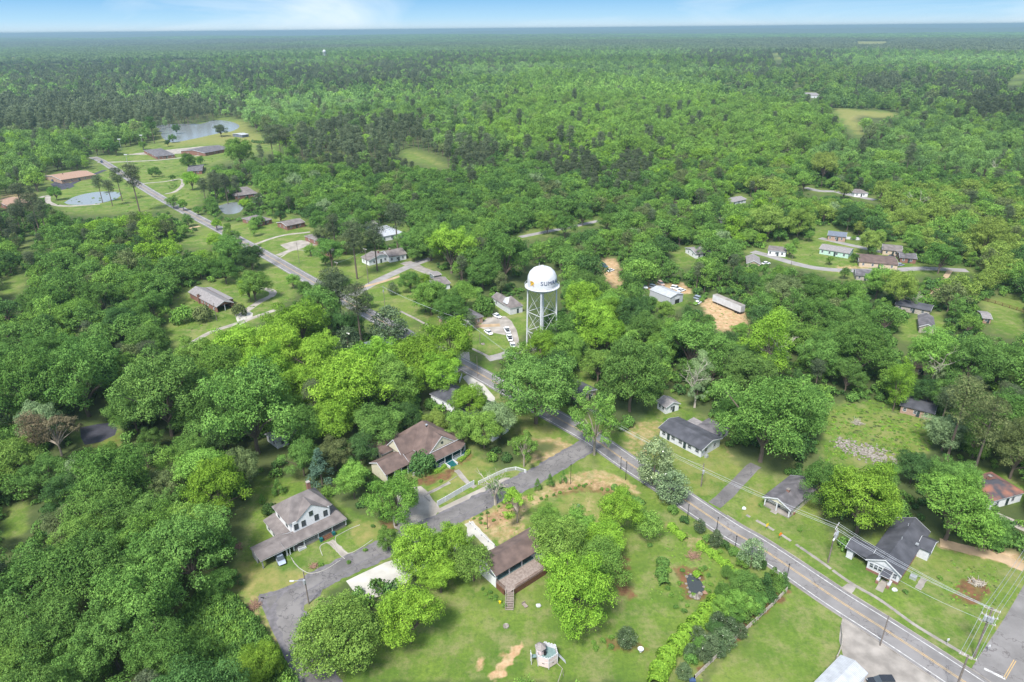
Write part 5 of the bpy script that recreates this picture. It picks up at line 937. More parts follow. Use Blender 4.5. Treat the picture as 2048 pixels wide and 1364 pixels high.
house('metal_roofed_house','house with a broad shiny pale metal roof among the trees',(762,474),(808,465),(745,455),3,1.2,'metal_roof','white_siding','hip','x',3)
house('white_house','white house seen only as a pale roof beyond the metal roof',(733,453),(757,448),(730,443),3,1.2,'light_shingle','white_siding','gable','x',2)
house('brick_house','small brick house with taupe roof behind bright yellow bushes',(573,452),(611,444),(570,441),2.9,1.3,'taupe_shingle','brick','gable','x',2)
house('brick_house','low house with taupe roof half hidden by a pine',(636,482),(662,476),(632,466),2.9,1.3,'taupe_shingle','brick','hip','x',2);house('grey_roofed_house','low house with grey roof behind small trees at the driveway',(662,505),(692,497),(655,492),2.9,1.3,'grey_shingle','brick','hip','x',2)
house('cottage','small taupe-roofed cottage with white wall by the side street',(870,573),(902,566),(862,556),2.8,1.4,'taupe_shingle','white_siding','gable','x',2);house('shed','small flat-roofed shed behind the taupe-roofed cottage',(868,552),(884,549),(865,543),2.4,.3,'light_shingle','blue_shingle','gable','x',1,cat='shed')
house('brick_house','dark grey-roofed brick house under trees beside the round tree',(905,650),(968,632),(895,627),3,1.7,'grey_shingle','pale_brick','hip','x',4,(.5,.5))
house('grey_house','house with blue-grey steep roof half hidden by lime trees',(735,708),(790,692),(712,690),3.2,2.6,'blue_shingle','white_siding','hip','x',3)
h=H('dark_roofed_house','dark-roofed house mostly hidden by trees near the white drive','house',(875,800),(915,785),3.0)
h2_=house('dark_roofed_house','dark blue-black shingle house half hidden by a lime tree and white drive',(945,830),(990,806),(905,765),3.1,2.3,'dark_shingle','white_siding','hip','y',3);bpy.data.objects.remove(h.e)
house('white_house','small white house end with grey shingle roof beside the pale grey tree',(985,868),(1021,845),(950,840),3.0,1.8,'grey_shingle','white_siding','gable','x',2)
house('long_low_building','long low building with a dark roof behind the big round tree',(1165,792),(1195,778),(1140,738),3.0,.7,'dark_shingle','tan_siding','gable','y',2,cat='building')
h=house('shed','white-walled shed with grey gable roof beyond the white ranch house',(1332,815),(1362,806),(1326,797),2.7,1.2,'light_shingle','white_siding','gable','y',1,cat='shed')
house('white_shed','long white-roofed shed hidden among trees left of the cream house',(552,885),(632,850),(545,860),2.6,1,'metal_roof','white_siding','gable','x',3,cat='shed')
# workshop
h=H('workshop','grey metal workshop with low gable roof and open roller door','workshop',(1341,596),(1368,588),3.6);gx,gy=h.loc(1308,577,3.6);D=gy
h.gable(.2,h.w-.2,.2,D,3.7,4.7,'y','metal_roof','grey_siding',ov=.15,fas='steel');h.box('wall','grey_siding',.2,h.w-.2,.25,D-.05,0,3.65);h.box('roller_door','white_paint',h.w*.4,h.w*.4+2.6,.17,.26,2.0,3.1);h.box('doorway','black_metal',h.w*.4,h.w*.4+2.6,.18,.27,0,2.0)
# right neighbourhood
house('dark_blue_roofed_house','small brick house with dark blue-grey roof beyond the green terrace',(1655,470),(1693,474),(1643,460),3,1.4,'blue_shingle','pale_brick','gable','x',3)
house('green_house','long pale green house with grey roof on the lawn',(1638,497),(1699,507),(1636,485),2.9,1.2,'light_shingle','green_siding','gable','x',4)
house('white_cottage','white cottage with taupe hip roof left of the green house',(1535,500),(1574,504),(1532,490),2.9,1.3,'taupe_shingle','white_siding','hip','x',3);house('tan_cottage','small tan gabled cottage at the start of the curved street',(1493,526),(1522,528),(1492,512),2.9,1.5,'light_shingle','tan_siding','gable','y',2)
house('white_house','white house roof peeping out far left of the yellow-green trees',(1463,405),(1494,398),(1460,395),2.8,1.2,'light_shingle','white_siding','gable','x',2);house('white_house','tiny white house by the top street',(1708,386),(1738,386),(1708,378),2.8,1.5,'taupe_shingle','white_siding','hip','x',2)
house('tan_house','tan house with dull brown roof at the back of the right street',(1765,499),(1806,503),(1765,487),2.8,1.2,'taupe_shingle','tan_siding','gable','x',2);house('grey_house','low house with grey roof and parked car beside the tan house',(1800,515),(1835,518),(1800,503),2.7,1.1,'grey_shingle','brick','gable','x',2)
house('brown_roofed_house','long flat house with dark brown roof across the lawn',(1718,523),(1798,530),(1722,507),2.8,.6,'brown_shingle','tan_siding','gable','x',4)
house('dark_hut','dark weathered hut with broken roof below the brown-roofed house',(1712,550),(1748,553),(1712,537),2.6,1.2,'grey_shingle','grey_wood','gable','x',2,cat='hut');house('small_roof_house','small house half hidden left of the workshop lawn',(1440,440),(1466,440),(1438,430),2.7,1.2,'light_shingle','white_siding','gable','x',1)
house('pale_cottage','pale cottage among trees at the top of the small lawn',(1392,508),(1424,505),(1390,493),2.8,1.3,'light_shingle','white_siding','gable','x',2);house('pale_shed','pale shed left of the pale cottage lawn',(1342,428),(1362,425),(1340,418),2.4,.8,'light_shingle','white_siding','gable','x',1,cat='shed')
house('long_dark_shed','long low dark roof between trees at the right',(1790,608),(1862,622),(1795,596),2.6,.6,'dark_shingle','grey_wood','gable','x',3,cat='shed')
house('grey_barn','grey weathered barn with lean-to at the edge of the small right lawn',(1838,652),(1872,657),(1845,630),2.8,1.3,'grey_shingle','grey_wood','gable','y',1,cat='barn')
house('hut','tiny pale hut with orange wall near the right edge',(1966,636),(1986,638),(1968,622),2.3,.7,'light_shingle','orange_shingle','gable','x',1,cat='hut');house('brick_shed','small red-orange shed under trees left of the tan street',(1880,492),(1905,493),(1880,481),2.3,.6,'blue_shingle','orange_shingle','gable','x',1,cat='shed')
house('red_roofed_house','house with dull red-orange roof under the bare tree',(1828,735),(1862,738),(1830,715),2.8,1.0,'orange_shingle','tan_siding','gable','x',1);house('long_dark_building','long dark-roofed building behind the vacant lot trees',(1800,810),(1870,828),(1815,790),2.8,.8,'dark_shingle','pale_brick','gable','x',3,cat='building')
h=house('rusty_roofed_house','black and rust patched hip-roofed house at the right edge',(1985,1003),(2052,985),(1935,955),3.0,1.9,'rust_roof','white_siding','hip','x',2,(.45,.6))
# left end
house('orange_roofed_house','long brick house with pale orange roof above a curving black drive',(122,360),(192,349),(118,347),3,1.6,'orange_shingle','pale_brick','gable','x',5,(.3,.5))
house('brick_house','large brick house with grey cross-gable roof by the lake road',(312,313),(350,309),(295,299),3,1.9,'grey_shingle','brick','hip','x',4);house('brick_house','brick house with grey roof and parked cars near the lake',(410,306),(462,296),(408,293),3,1.9,'grey_shingle','brick','gable','x',4)
house('brick_house','small grey-roofed brick house under a dark tree',(374,343),(404,341),(372,331),2.9,1.3,'grey_shingle','brick','gable','x',2);house('white_mobile_home','white low house behind the row of pines',(480,343),(515,341),(480,333),2.7,.6,'light_shingle','white_paint','gable','x',3)
house('orange_house','low orange-brown brick house among pines at the left edge',(15,412),(60,404),(12,396),2.8,1.1,'orange_shingle','brick','gable','x',3);house('brown_roofed_house','low brown-roofed house behind the magnolia',(470,392),(516,386),(468,376),2.8,1.1,'taupe_shingle','brick','hip','x',3)
house('brick_house','low brick and taupe-roofed house below the row of pines',(515,445),(545,438),(510,430),2.8,1.2,'taupe_shingle','brick','hip','x',2);house('grey_roofed_house','grey-roofed house end showing among trees at the dirt lane',(282,512),(345,508),(285,497),2.8,1.2,'grey_shingle','white_siding','gable','x',3)
house('white_house','far white house on the tiny clearing',(1616,192),(1642,192),(1616,186),4,2,'light_shingle','white_paint','gable','x',2);house('blue_shed','blue metal shed by the lake shore',(484,270),(498,268),(483,265),3,.8,'metal_roof','blue_shingle','gable','x',1,cat='shed')
for n_,(u,v,l_) in enumerate([(355,104,'middle distance'),(1544,94,'far dirt track'),(1980,243,'long white farm building near the right edge'),(2004,137,'roadside at the far right'),(545,82,'far ridge left of the far white water tower')]):
    house('farm_building',('long white farm building near the right edge' if n_==2 else 'pale distant farm building at the '+l_),(u,v),(u+ (26 if n_==2 else 10),v),(u,v-1.5 if v<150 else v-4),4,2,'metal_roof','white_paint','gable','x',0,cat='farm building',door=False)
# metal roofed building, bottom edge
h=H('metal_roofed_building','metal-roofed building cut by the bottom edge beside the concrete yard','building',(1630,1400),(1729,1375),3.4)
q0=G(1682,1311,3.5)[:2];q1=G(1734,1346,3.5)[:2];d=(q1-q0);W_=np.linalg.norm(d);an=math.atan2(d[1],d[0]);h.e.location=(q0[0],q0[1],0);h.e.rotation_euler=(0,0,an)
h.gable(0,W_,-9,0,3.5,4.3,'y','metal_roof','white_siding',ov=.15,fas='steel');h.box('wall','white_siding',.1,W_-.1,-8.9,-.1,0,3.45);h.win('r',-2,1,1,1.1,W_-.1);h.win('r',-5,1,1,1.1,W_-.1);h.door('r',-7,.1,W_-.1)
# ------------------------------------------------------------------ water towers
def tank(name,label,base,s,text=False,group=None):
    e=empty(name,base,0,label,'water tower',group)
    pr=[(0,25.2),(3.2,25.3),(5.4,26.2),(6.15,27.4),(6.2,27.6),(6.2,30.2),(6.05,31.6),(5.3,33.2),(3.9,34.5),(2.2,35.2),(.7,35.45),(.7,35.8),(0,35.95)]
    pr=[(r*.92,z) for r,z in pr]
    B().lathe([(r if r>0 else .01,z) for r,z in pr],48).out('tank','tank_white',e,True)
    b=B();b.lathe([(5.7,27.45),(6.75,27.45),(6.75,27.6),(5.7,27.6)],48);b.out('balcony','white_paint',e)
    b=B()
    for j in range(48):
        a,a2=2*math.pi*j/48,2*math.pi*(j+1)/48;P=lambda a,z:(6.7*math.cos(a),6.7*math.sin(a),z)
        b.tube([P(a,28.6),P(a2,28.6)],.05,4,False)
        if j%2==0:b.tube([P(a,27.6),P(a,28.6)],.04,4,False)
    b.out('railing','white_paint',e)
    n=4;ph=R_(45+2);L4=[]
    for j in range(n):
        a=-math.pi/2+2*math.pi*j/4+R_(-6);x,y=math.cos(a),math.sin(a);L4.append((x,y));B().tube([(6.0*x,6.0*y,-.2),(5.55*x,5.55*y,26.8)],.3 if text else .6,12).out('leg','white_paint',e)
    B().tube([(0,0,0),(0,0,25.5)],.75,12).out('riser','white_paint',e)
    zs=[0,8.3,16.6,26.0];rr=lambda z:6.0-.45*z/26.8
    b=B();c=B()
    for j in range(4):
        x,y=L4[j];x2,y2=L4[(j+1)%4]
        for z in zs[1:3]:b.tube([(rr(z)*x,rr(z)*y,z),(rr(z)*x2,rr(z)*y2,z)],.11,6)
        for z,z2 in zip(zs[:-1],zs[1:]):
            c.tube([(rr(z)*x,rr(z)*y,z),(rr(z2)*x2,rr(z2)*y2,z2)],.055,5);c.tube([(rr(z)*x2,rr(z)*y2,z),(rr(z2)*x,rr(z2)*y,z2)],.055,5)
    x,y=L4[0];b2=B()
    for s_ in(-.2,.2):b2.tube([(6.0*x+.5,6.0*y+s_-.4,0),(5.55*x+.5,5.55*y+s_-.4,27.5)],.04,4)
    for q_ in range(34):b2.tube([(5.95*x+.5-.012*q_*x,5.95*y-.6,.8*q_),(5.95*x+.5-.012*q_*x,5.95*y-.2,.8*q_)],.03,4)
    b2.out('ladder','steel',e);b.out('strut','white_paint',e);c.out('cross_brace','white_paint',e);B().tube([(-1.2,0,35),(-1.2,0,36.9)],.05,5).out('antenna','white_paint',e)
    e.scale=(s,s,s);return e
tb=G(1083,700);TWR=tank('water_tower','tall white four-legged water tower with dark lettering and gold emblem',(tb[0],tb[1],0),.93,True)
tf=G(697,76);tank('water_tower','tiny white water tower far off on the horizon',(2900*((697-1024)/FPX)*1.02,2900*.98,float(HZ(np.array([2900*(697-1024)/FPX*1.02]),np.array([2842.]))[0])),1.0)
# lettering and emblem wrapped round the tank
def wrap_text(txt,size,a0,zc,m,name,Rw=5.74):
    cu=bpy.data.curves.new(name,'FONT');cu.body=txt;cu.size=size;cu.extrude=.03;cu.align_x='LEFT';cu.offset=.0;cu.resolution_u=6;cu.space_character=1.14
    ob=bpy.data.objects.new(name,cu);COL.objects.link(ob);bpy.context.view_layer.update();dg=bpy.context.evaluated_depsgraph_get();me_=bpy.data.meshes.new_from_object(ob.evaluated_get(dg));bpy.data.objects.remove(ob)
    import bmesh
    bm=bmesh.new();bm.from_mesh(me_);bmesh.ops.triangulate(bm,faces=bm.faces);bmesh.ops.subdivide_edges(bm,edges=[e_ for e_ in bm.edges if e_.calc_length()>.5],cuts=3);bm.to_mesh(me_);bm.free()
    for v_ in me_.vertices:
        a=a0+v_.co.x/Rw;r=Rw+.03+v_.co.z;z=zc+v_.co.y;rr_=np.interp(z,[30.2,31.6,33.2],[1,.976,.855]);v_.co=(r*rr_*math.cos(a),r*rr_*math.sin(a),z)
    me_.materials.clear();me_.materials.append(M[m]);o2=bpy.data.objects.new(name,me_);COL.objects.link(o2);o2.parent=TWR
wrap_text('SUMRALL',2.2,R_(-90-9),29.6,'navy_paint','lettering')
wrap_text('EST',.8,R_(-90+40),28.3,'steel','small_lettering')
def emblem():
    b=B();g=[[(-.9,-1.1),(-.5,-.2),(-.95,.5),(-.7,1.1),(.2,1.2),(.9,.8),(1.0,.1),(.55,-.3),(1.1,-1.2),(.5,-1.0),(.1,-.5),(-.3,-1.2)],]
    for P in g:
        V=[];n=len(P)
        for d_ in(.03,.09):
            for x,y in P:
                a=R_(-90-45)+x/5.74;V.append(((5.74+d_)*math.cos(a),(5.74+d_)*math.sin(a),29.9+y*.85))
        b.add(V,[tuple(range(n,2*n))]+[(i,(i+1)%n,n+(i+1)%n,n+i) for i in range(n)])
    b.out('emblem','gold_paint',TWR)
    b=B()
    for P in([(-.5,.4),(.1,.9),(.6,.5),(.1,.6)],[(.2,-.2),(.9,-.9),(.75,-1.1),(.1,-.4)],[(-.8,-.4),(-.4,0),(-.6,.3)]):
        V=[];n=len(P)
        for x,y in P:
            a=R_(-90-45)+x/5.74;V.append(((5.86)*math.cos(a),(5.86)*math.sin(a),29.9+y*.85))
        b.add(V,[tuple(range(n))])
    b.out('emblem_detail','navy_paint',TWR)
emblem()
# ------------------------------------------------------------------ vehicles
def loft(b,secs):
    k=len(secs[0]);n=len(b.V);b.V+=[tuple(p) for s_ in secs for p in s_]
    for i in range(len(secs)-1):
        for j in range(k):b.F.append((n+i*k+j,n+i*k+(j+1)%k,n+(i+1)*k+(j+1)%k,n+(i+1)*k+j))
    b.F.append(tuple(n+j for j in range(k))[::-1]);b.F.append(tuple(n+(len(secs)-1)*k+j for j in range(k)))
def vehicle(kind,px,head_px,label,paint,group=None,z=0,ang=None):
    p=G(*px,.4);q=G(*head_px,.4);a=math.atan2(q[1]-p[1],q[0]-p[0]) if ang is None else ang
    names=dict(sedan='parked_car',suv='parked_car',pickup='pickup_truck');e=empty(names[kind],(p[0],p[1],z),a,label,'pickup truck' if kind=='pickup' else 'car',group)
    L_,Wd,Hh={'sedan':(4.7,1.8,1.42),'suv':(4.8,1.9,1.75),'pickup':(5.7,1.95,1.8)}[kind];w=Wd/2
    def sec(x,zt,zb=.3,ww=w):return[(x,-ww,zb),(x,ww,zb),(x,ww*1.0,zb+(zt-zb)*.55),(x,ww*.93,zt),(x,-ww*.93,zt),(x,-ww*1.0,zb+(zt-zb)*.55)]
    b=B();hx=L_/2;bt=.86 if kind=='sedan' else 1.02
    loft(b,[sec(-hx,bt-.18,.42,w*.86),sec(-hx+.18,bt-.02,.32,w*.96),sec(-hx*.45,bt,.27),sec(hx*.3,bt,.27),sec(hx-.7,bt-.12,.28,w*.98),sec(hx-.15,bt-.24,.34,w*.9),sec(hx,bt-.34,.42,w*.8)]);bod=b.out('body',paint,e)
    cab={'sedan':(-1.85,-1.0,.35,1.25),'suv':(-2.3,-1.95,.3,1.2),'pickup':(-.75,-.55,.75,1.5)}[kind]
    def ring(x,z,ww):return[(x,-ww,z),(x,ww,z)]
    x0,x1,x2,x3=cab;zt=Hh;wb,wt=w*.88,w*.72
    V=[(x0,-wb,bt-.03),(x0,wb,bt-.03),(x3,wb,bt-.03),(x3,-wb,bt-.03),(x1,-wt,zt-.05),(x1,wt,zt-.05),(x2,wt,zt-.05),(x2,-wt,zt-.05)]
    obj('windows',V,[(0,1,5,4),(1,2,6,5),(2,3,7,6),(3,0,4,7),(4,5,6,7)],'glass',e)
    B().slab([(x1-.08,-wt-.03,zt),(x1-.08,wt+.03,zt),(x2+.05,wt+.03,zt),(x2+.05,-wt-.03,zt)][::-1],.07).out('roof',paint,e)
    if kind=='pickup':
        B().box(-hx+.15,x0-.1,-w*.78,w*.78,bt-.03,bt+.005).out('bed','black_metal',e)
    for sx_ in(-hx*.62,hx*.62):
        for sy in(-1,1):
            wh=B().tube([(sx_,sy*(w-.24),.33),(sx_,sy*(w+.015),.33)],.335,12).out('wheel','tyre',e);B().tube([(sx_,sy*(w-.0),.33),(sx_,sy*(w+.03),.33)],.18,8).out('rim','steel',wh)
    for sy in(-.62,.62):
        B().box(hx-.16,hx-.02,sy*w-.16,sy*w+.16,bt-.42,bt-.28).out('headlight','white_paint',e);B().box(-hx+.0,-hx+.1,sy*w-.15,sy*w+.15,bt-.36,bt-.2).out('tail_light','car_red',e)
    return e
vehicle('sedan',(560,1117),(566,1127),'silver car half under the carport of the two-storey white house','car_silver',ang=math.atan2(-1,.62))
vehicle('sedan',(977,665),(983,669),'white sedan parked alone on the grass by the utility pole','car_white')
g_='white vehicles parked by the garage'
vehicle('pickup',(1014,661),(1009,652),'white pickup truck, first of the line behind the white garage drive','car_white',g_);vehicle('pickup',(1019,676),(1015,667),'white truck with loaded bed, middle of the line by the garage drive','car_white',g_);vehicle('sedan',(1025,690),(1022,680),'white car nearest the water tower tree, end of the parked line','car_white',g_)
vehicle('sedan',(994,632),(998,634),'small white car in front of the steep white garage','car_white');vehicle('suv',(203,324),(199,321),'dark blue car driving on the far main road','car_blue');vehicle('suv',(109,361),(113,360),'dark blue car on the black drive of the orange-roofed house','car_blue')
vehicle('suv',(1762,1366),(1755,1366),'black car on the concrete yard at the bottom edge','car_black')
for u,v,c,l_ in((1208,532,'car_blue','dark blue car with white roof on the dirt lot at the forest edge'),(1221,541,'car_white','white and rusty wreck on the dirt lot at the forest edge'),(1288,574,'car_white','white junk car leftmost behind the grey workshop'),(1283,590,'car_rust','maroon and rust junk car left of the grey workshop'),(1308,575,'car_silver','silver junk car touching the workshop roof line'),(1322,568,'car_rust','rusty junk car under the dark tree behind the workshop'),(1352,577,'car_white','white car, upper of the pair right of the workshop'),(1363,581,'car_white','white car, lower of the pair right of the workshop'),(1398,598,'car_silver','silver wreck between the workshop and the semi-trailer'),(1395,606,'car_white','white wreck below the silver wreck near the semi-trailer')):
    vehicle('sedan' if u%2 else 'suv',(u,v),(u+6,v+random.uniform(-3,5)),l_,c,'junk cars around the workshop')
for u,v,l_ in((430,306,'white car in front of the lakeside brick house'),(1468,1e9,''),(1800,530,'silver car beside the brown-roofed long house'),(1532,527,'white car beside the tan gabled cottage'),(1783,513,'dark car between the tan house and the grey house')):
    if v<1e8:vehicle('sedan',(u,v),(u+6,v-1),l_,'car_white' if 'white' in l_ else 'car_silver' if 'silver' in l_ else 'car_black')
# semi-trailer
p=G(1430,606);q=G(1482,628);a=math.atan2(*(q-p)[[1,0]]);e=empty('semi_trailer',(*((p+q)/2)[:2],0),a,'long white box semi-trailer on orange dirt by the woods','trailer')
B().box(-8,8,-1.25,1.25,1.15,4.0).out('box','tank_white',e);B().box(-7.98,7.98,-1.22,1.22,4.001,4.03).out('roof','concrete',e);B().box(7.99,8.05,-1.15,1.15,1.2,3.9).out('rear_door','grey_siding',e)
for x_ in(5.2,6.5):
    for s_ in(-1,1):B().tube([(x_,s_*1.2,.5),(x_,s_*.75,.5)],.5,12).out('wheel','tyre',e)
for s_ in(-.8,.8):B().box(-5.2,-5.0,s_-.08,s_+.08,0,1.15).out('landing_leg','steel',e)
# ------------------------------------------------------------------ poles, wires, lamps
def topz(bu,bv,tv):
    b0=G(bu,bv);z=5.
    for _ in range(40):
        v=682-FPX*((np.array([b0[0],b0[1],z-CAMH])@CY)/(np.array([b0[0],b0[1],z-CAMH])@FWD));z+=(v-tv)*.02*max(1,b0[1]/150)
    return b0,z
def upole(bu,bv,tv,label,arms=1,ang=0.,trans=False,lamp=None,r=.17,hh=None):
    b0,z=topz(bu,bv,tv);z=hh or z;e=empty('utility_pole',(b0[0],b0[1],0),ang,label,'utility pole','utility poles')
    B().tube([(0,0,-.1),(0,0,z)],[r,r*.7],8).out('pole','pole_wood' if not lamp=='grey' else 'steel',e)
    for i in range(arms):
        zz_=z-.35-i*1.6;ar=B().box(-1.35,1.35,-.17,-.05,zz_-.08,zz_+.08).out('crossarm','grey_wood',e)
        for x_ in(-1.2,-.55,.55,1.2):B().tube([(x_,-.11,zz_+.08),(x_,-.11,zz_+.36)],.07,6).out('insulator','white_paint',ar)
    if trans:
        for s_ in ([0] if trans==1 else [-.55,0,.55]):B().tube([(s_,-.42,z-2.9),(s_,-.42,z-1.9)],.27,12).out('transformer','steel',e)
    if lamp and lamp!='grey':
        zz_=z-2.6;a_=B().tube([(0,0,zz_),(-1.2*lamp,-.3,zz_+.5),(-2.3*lamp,-.5,zz_+.55)],.06,6).out('lamp_arm','steel',e);B().box(-2.75*lamp-.2,-2.3*lamp+.2,-.65,-.35,zz_+.45,zz_+.62).out('lamp_head','white_paint',a_)
    return (b0[0],b0[1],z,ang)
PL={}
PL['mid']=upole(1656,1125,1050,'tall utility pole with crossarm, transformers and a street lamp arm beside the black-roofed house',2,R_(50),3,1)
PL['big']=upole(1948,1314,1216,'heavily loaded double-crossarm utility pole at the corner with transformers',3,R_(-35),3,None,.22)
PL['edge']=upole(1905,1395,1310,'utility pole with one crossarm at the bottom right corner, base out of frame',1,R_(-35),False,None,.2)
PL['grey']=upole(1760,1291,1231,'plain grey pole standing at the road edge by the concrete yard',0,0,False,None,.13)
PL['r']=upole(1402,973,927,'utility pole with a single transformer on the ranch house lawn',0,0,1)
PL['junc']=upole(618,1208,1143,'utility pole with street lamp reaching over the asphalt bend',0,0,1,1)
PL['tw']=upole(935,686,640,'utility pole with crossarm and transformer near the parked white sedan',1,R_(-40),1,1)
PL['tall']=upole(434,642,606,'thin pole in front of the red brick ranch house carport',0,0,1,None,.14)
PL['a']=upole(737,567,497,'tall crossarm pole at the mouth of the curved side street',1,R_(-40));PL['b']=upole(770,613,571,'thin black pole with transformer on the lawn of the magnolia bush',0,0,1,None,.13);PL['c']=upole(599,527,485,'bare pole on the lawn below the teardrop drive',0,0,False,None,.12)
PL['d']=upole(676,553,524,'crossarm pole half hidden among pines beside the main road',1,R_(-40));PL['e']=upole(955,753,712,'bare black pole at the road edge near the white drive',0,0,False,None,.1);PL['f']=upole(856,678,656,'short black pole on the roadside verge',0,0,False,None,.1)
PL['g']=upole(960,688,667,'short dark pole beside the boulder near the parked sedan',0,0,False,None,.14);upole(182,716,699,'pale pole top poking out of the left woods',0,0,False,None,.15);upole(318,702,681,'thin pole at the edge of the left woods',0,0,False,None,.12)
PL['lake']=upole(443,231,204,'tall thin pale pole on the lake dam',0,0,False,'grey',.22);PL['s']=upole(1582,531,510,'dark pole by the tree on the green house lawn',0,0,False,None,.12)
for u,v,t_,l_ in((173,297,277,'ball field floodlight pole, leftmost by the woods'),(197,296,280,'ball field floodlight pole, second from left'),(288,299,271,'tallest ball field floodlight pole near the lake'),(243,300,279,'ball field floodlight pole left of the tallest'),(85,252,233,'floodlight pole far left in the dark woods'),(256,330,310,'pale pole beside the far road bend')):
    b0,z=topz(u,v,t_);e=empty('floodlight_pole',(b0[0],b0[1],0),0,l_,'floodlight','ball field floodlights');B().tube([(0,0,0),(0,0,z)],[.22,.13],6).out('pole','steel',e);B().box(-1.5,1.5,-.2,.2,z,z+.7).out('lamp_head','white_paint',e)
def wire(P,Q,sag,label,offx=0,r=.028,dz=0,end=None):
    pa=np.array([P[0],P[1],P[2]-.2+dz])+offx*np.array([math.cos(P[3]),math.sin(P[3]),0]);pb=np.array([Q[0],Q[1],Q[2]-.2+dz])+offx*np.array([math.cos(Q[3]),math.sin(Q[3]),0])
    b=B();b.tube([pa+(pb-pa)*t_-np.array([0,0,sag*4*t_*(1-t_)]) for t_ in np.linspace(0,1,13)],r,4,False);tag(b.out('power_line','steel'),label,'power line','power lines')
far1=(*G(2048,1120,9)[:2],9,R_(-35));off2=(*G(2075,1085,9)[:2],9.5,R_(-35));nw=(*G(1240,848,9)[:2],8.5,R_(50))
for i,ox in enumerate((-1.2,-.55,.55,1.2)):
    n_=['first','second','third','fourth'][i]
    wire(PL['mid'],PL['big'],1.0,n_+' wire between the lamp-arm pole and the corner pole',ox,.03);wire(PL['big'],off2,.5,n_+' wire running from the corner pole off the right edge',ox,.03);wire(PL['edge'],PL['big'],.6,n_+' wire between the bottom edge pole and the corner pole',ox,.03)
    if i<3:wire(nw,PL['mid'],1.2,n_+' long roadside wire passing the white ranch house',ox*.8,.028)
    if i<2:wire(PL['tw'],nw,1.2,n_+' wire from the sedan pole down towards the ranch house',ox,.03);wire(PL['tw'],PL['b'],1.0,n_+' wire from the sedan pole towards the magnolia lawn',ox,.03)
wire(PL['mid'],PL['big'],1.6,'lower telephone wire between the lamp-arm pole and the corner pole',0,.03,-3.2);wire(PL['r'],nw,.7,'wire from the ranch lawn pole to the roadside line',0,.02,-.5);wire(PL['junc'],(*G(560,1085,3)[:2],3.4,0),.5,'service wire from the asphalt bend pole to the white house carport',0,.022)
wire(PL['a'],PL['d'],.8,'wire along the far main road between two crossarm poles',.5,.03)
for u,v,t_,l_ in((1141,968,931,'black lamp post by the mulch bed, near the road junction'),(1251,960,925,'black lamp post at the verge right of the junction tree'),(1241,938,917,'short black post at the verge below the junction'),(1375,1034,1011,'black lamp post behind the white-flowered magnolia'),(975,1058,1016,'black lamp post in the shrub bed by the white ramp'),(1469,1102,1074,'thin black post beside the lime hedge'),(1433,1060,1037,'thin pale post at the road edge near the hedge'),(1018,1018,996,'black lamp post at the side road shrub bed'),(1573,1158,1130,'thin black post at the evergreen corner')):
    b0,z=topz(u,v,t_);e=empty('lamp_post',(b0[0],b0[1],0),0,l_,'lamp post','black lamp posts');B().tube([(0,0,0),(0,0,z)],[.09,.06],6).out('post','black_metal',e);B().lathe([(.05,z),(.16,z+.12),(.13,z+.34),(.02,z+.42)],8).out('lantern','black_metal',e)
b0,z=topz(1155,1062,1013);e=empty('garden_lamp',(b0[0],b0[1],0),0,'tall lamp with a white head rising through the trees','lamp');B().tube([(0,0,0),(0,0,z)],.08,6).out('post','black_metal',e);B().lathe([(.1,z),(.35,z+.15),(.3,z+.5),(.05,z+.6)],10).out('head','white_paint',e)
b0,z=topz(822,1058,1040);e=empty('mailbox_post',(b0[0],b0[1],0),0,'white mailbox post at the pale drive entrance','mailbox');B().box(-.1,.1,-.1,.1,0,1.1).out('post','white_paint',e);B().box(-.25,.25,-.4,.4,1.1,1.6).out('box','white_paint',e)
for u,v,c,l_ in((1533,1052,'yellow_plastic','small yellow flag sign in the verge of the grey cottage'),(1559,1072,'orange_plastic','tilted orange diamond sign in the verge of the grey cottage')):
    b0=G(u,v+8);e=empty('road_sign',(b0[0],b0[1],0),R_(25),l_,'road sign');B().tube([(0,0,0),(0,0,1.6)],.04,5).out('post','steel',e)
    if c[0]=='o':B().add([(-.6,0,1.7),(0,0,1.1),(.6,0,1.7),(0,0,2.3),(-.6,.04,1.7),(0,.04,1.1),(.6,.04,1.7),(0,.04,2.3)],[(0,1,2,3),(7,6,5,4),(0,4,5,1),(1,5,6,2),(2,6,7,3),(3,7,4,0)]).out('panel',c,e)
    else:B().box(-.35,.35,0,.04,1.0,1.9).out('panel',c,e)
for u,v,l_ in((1893,1290,'white marker post at the verge left of the corner pole'),(1975,1303,'small grey sign on a stake right of the corner pole')):
    b0=G(u,v);e=empty('marker_post',(b0[0],b0[1],0),0,l_,'marker post');B().tube([(0,0,0),(0,0,1.5)],.05,5).out('post','steel',e);B().box(-.22,.22,-.04,.04,1.2,1.7).out('panel','white_paint',e)
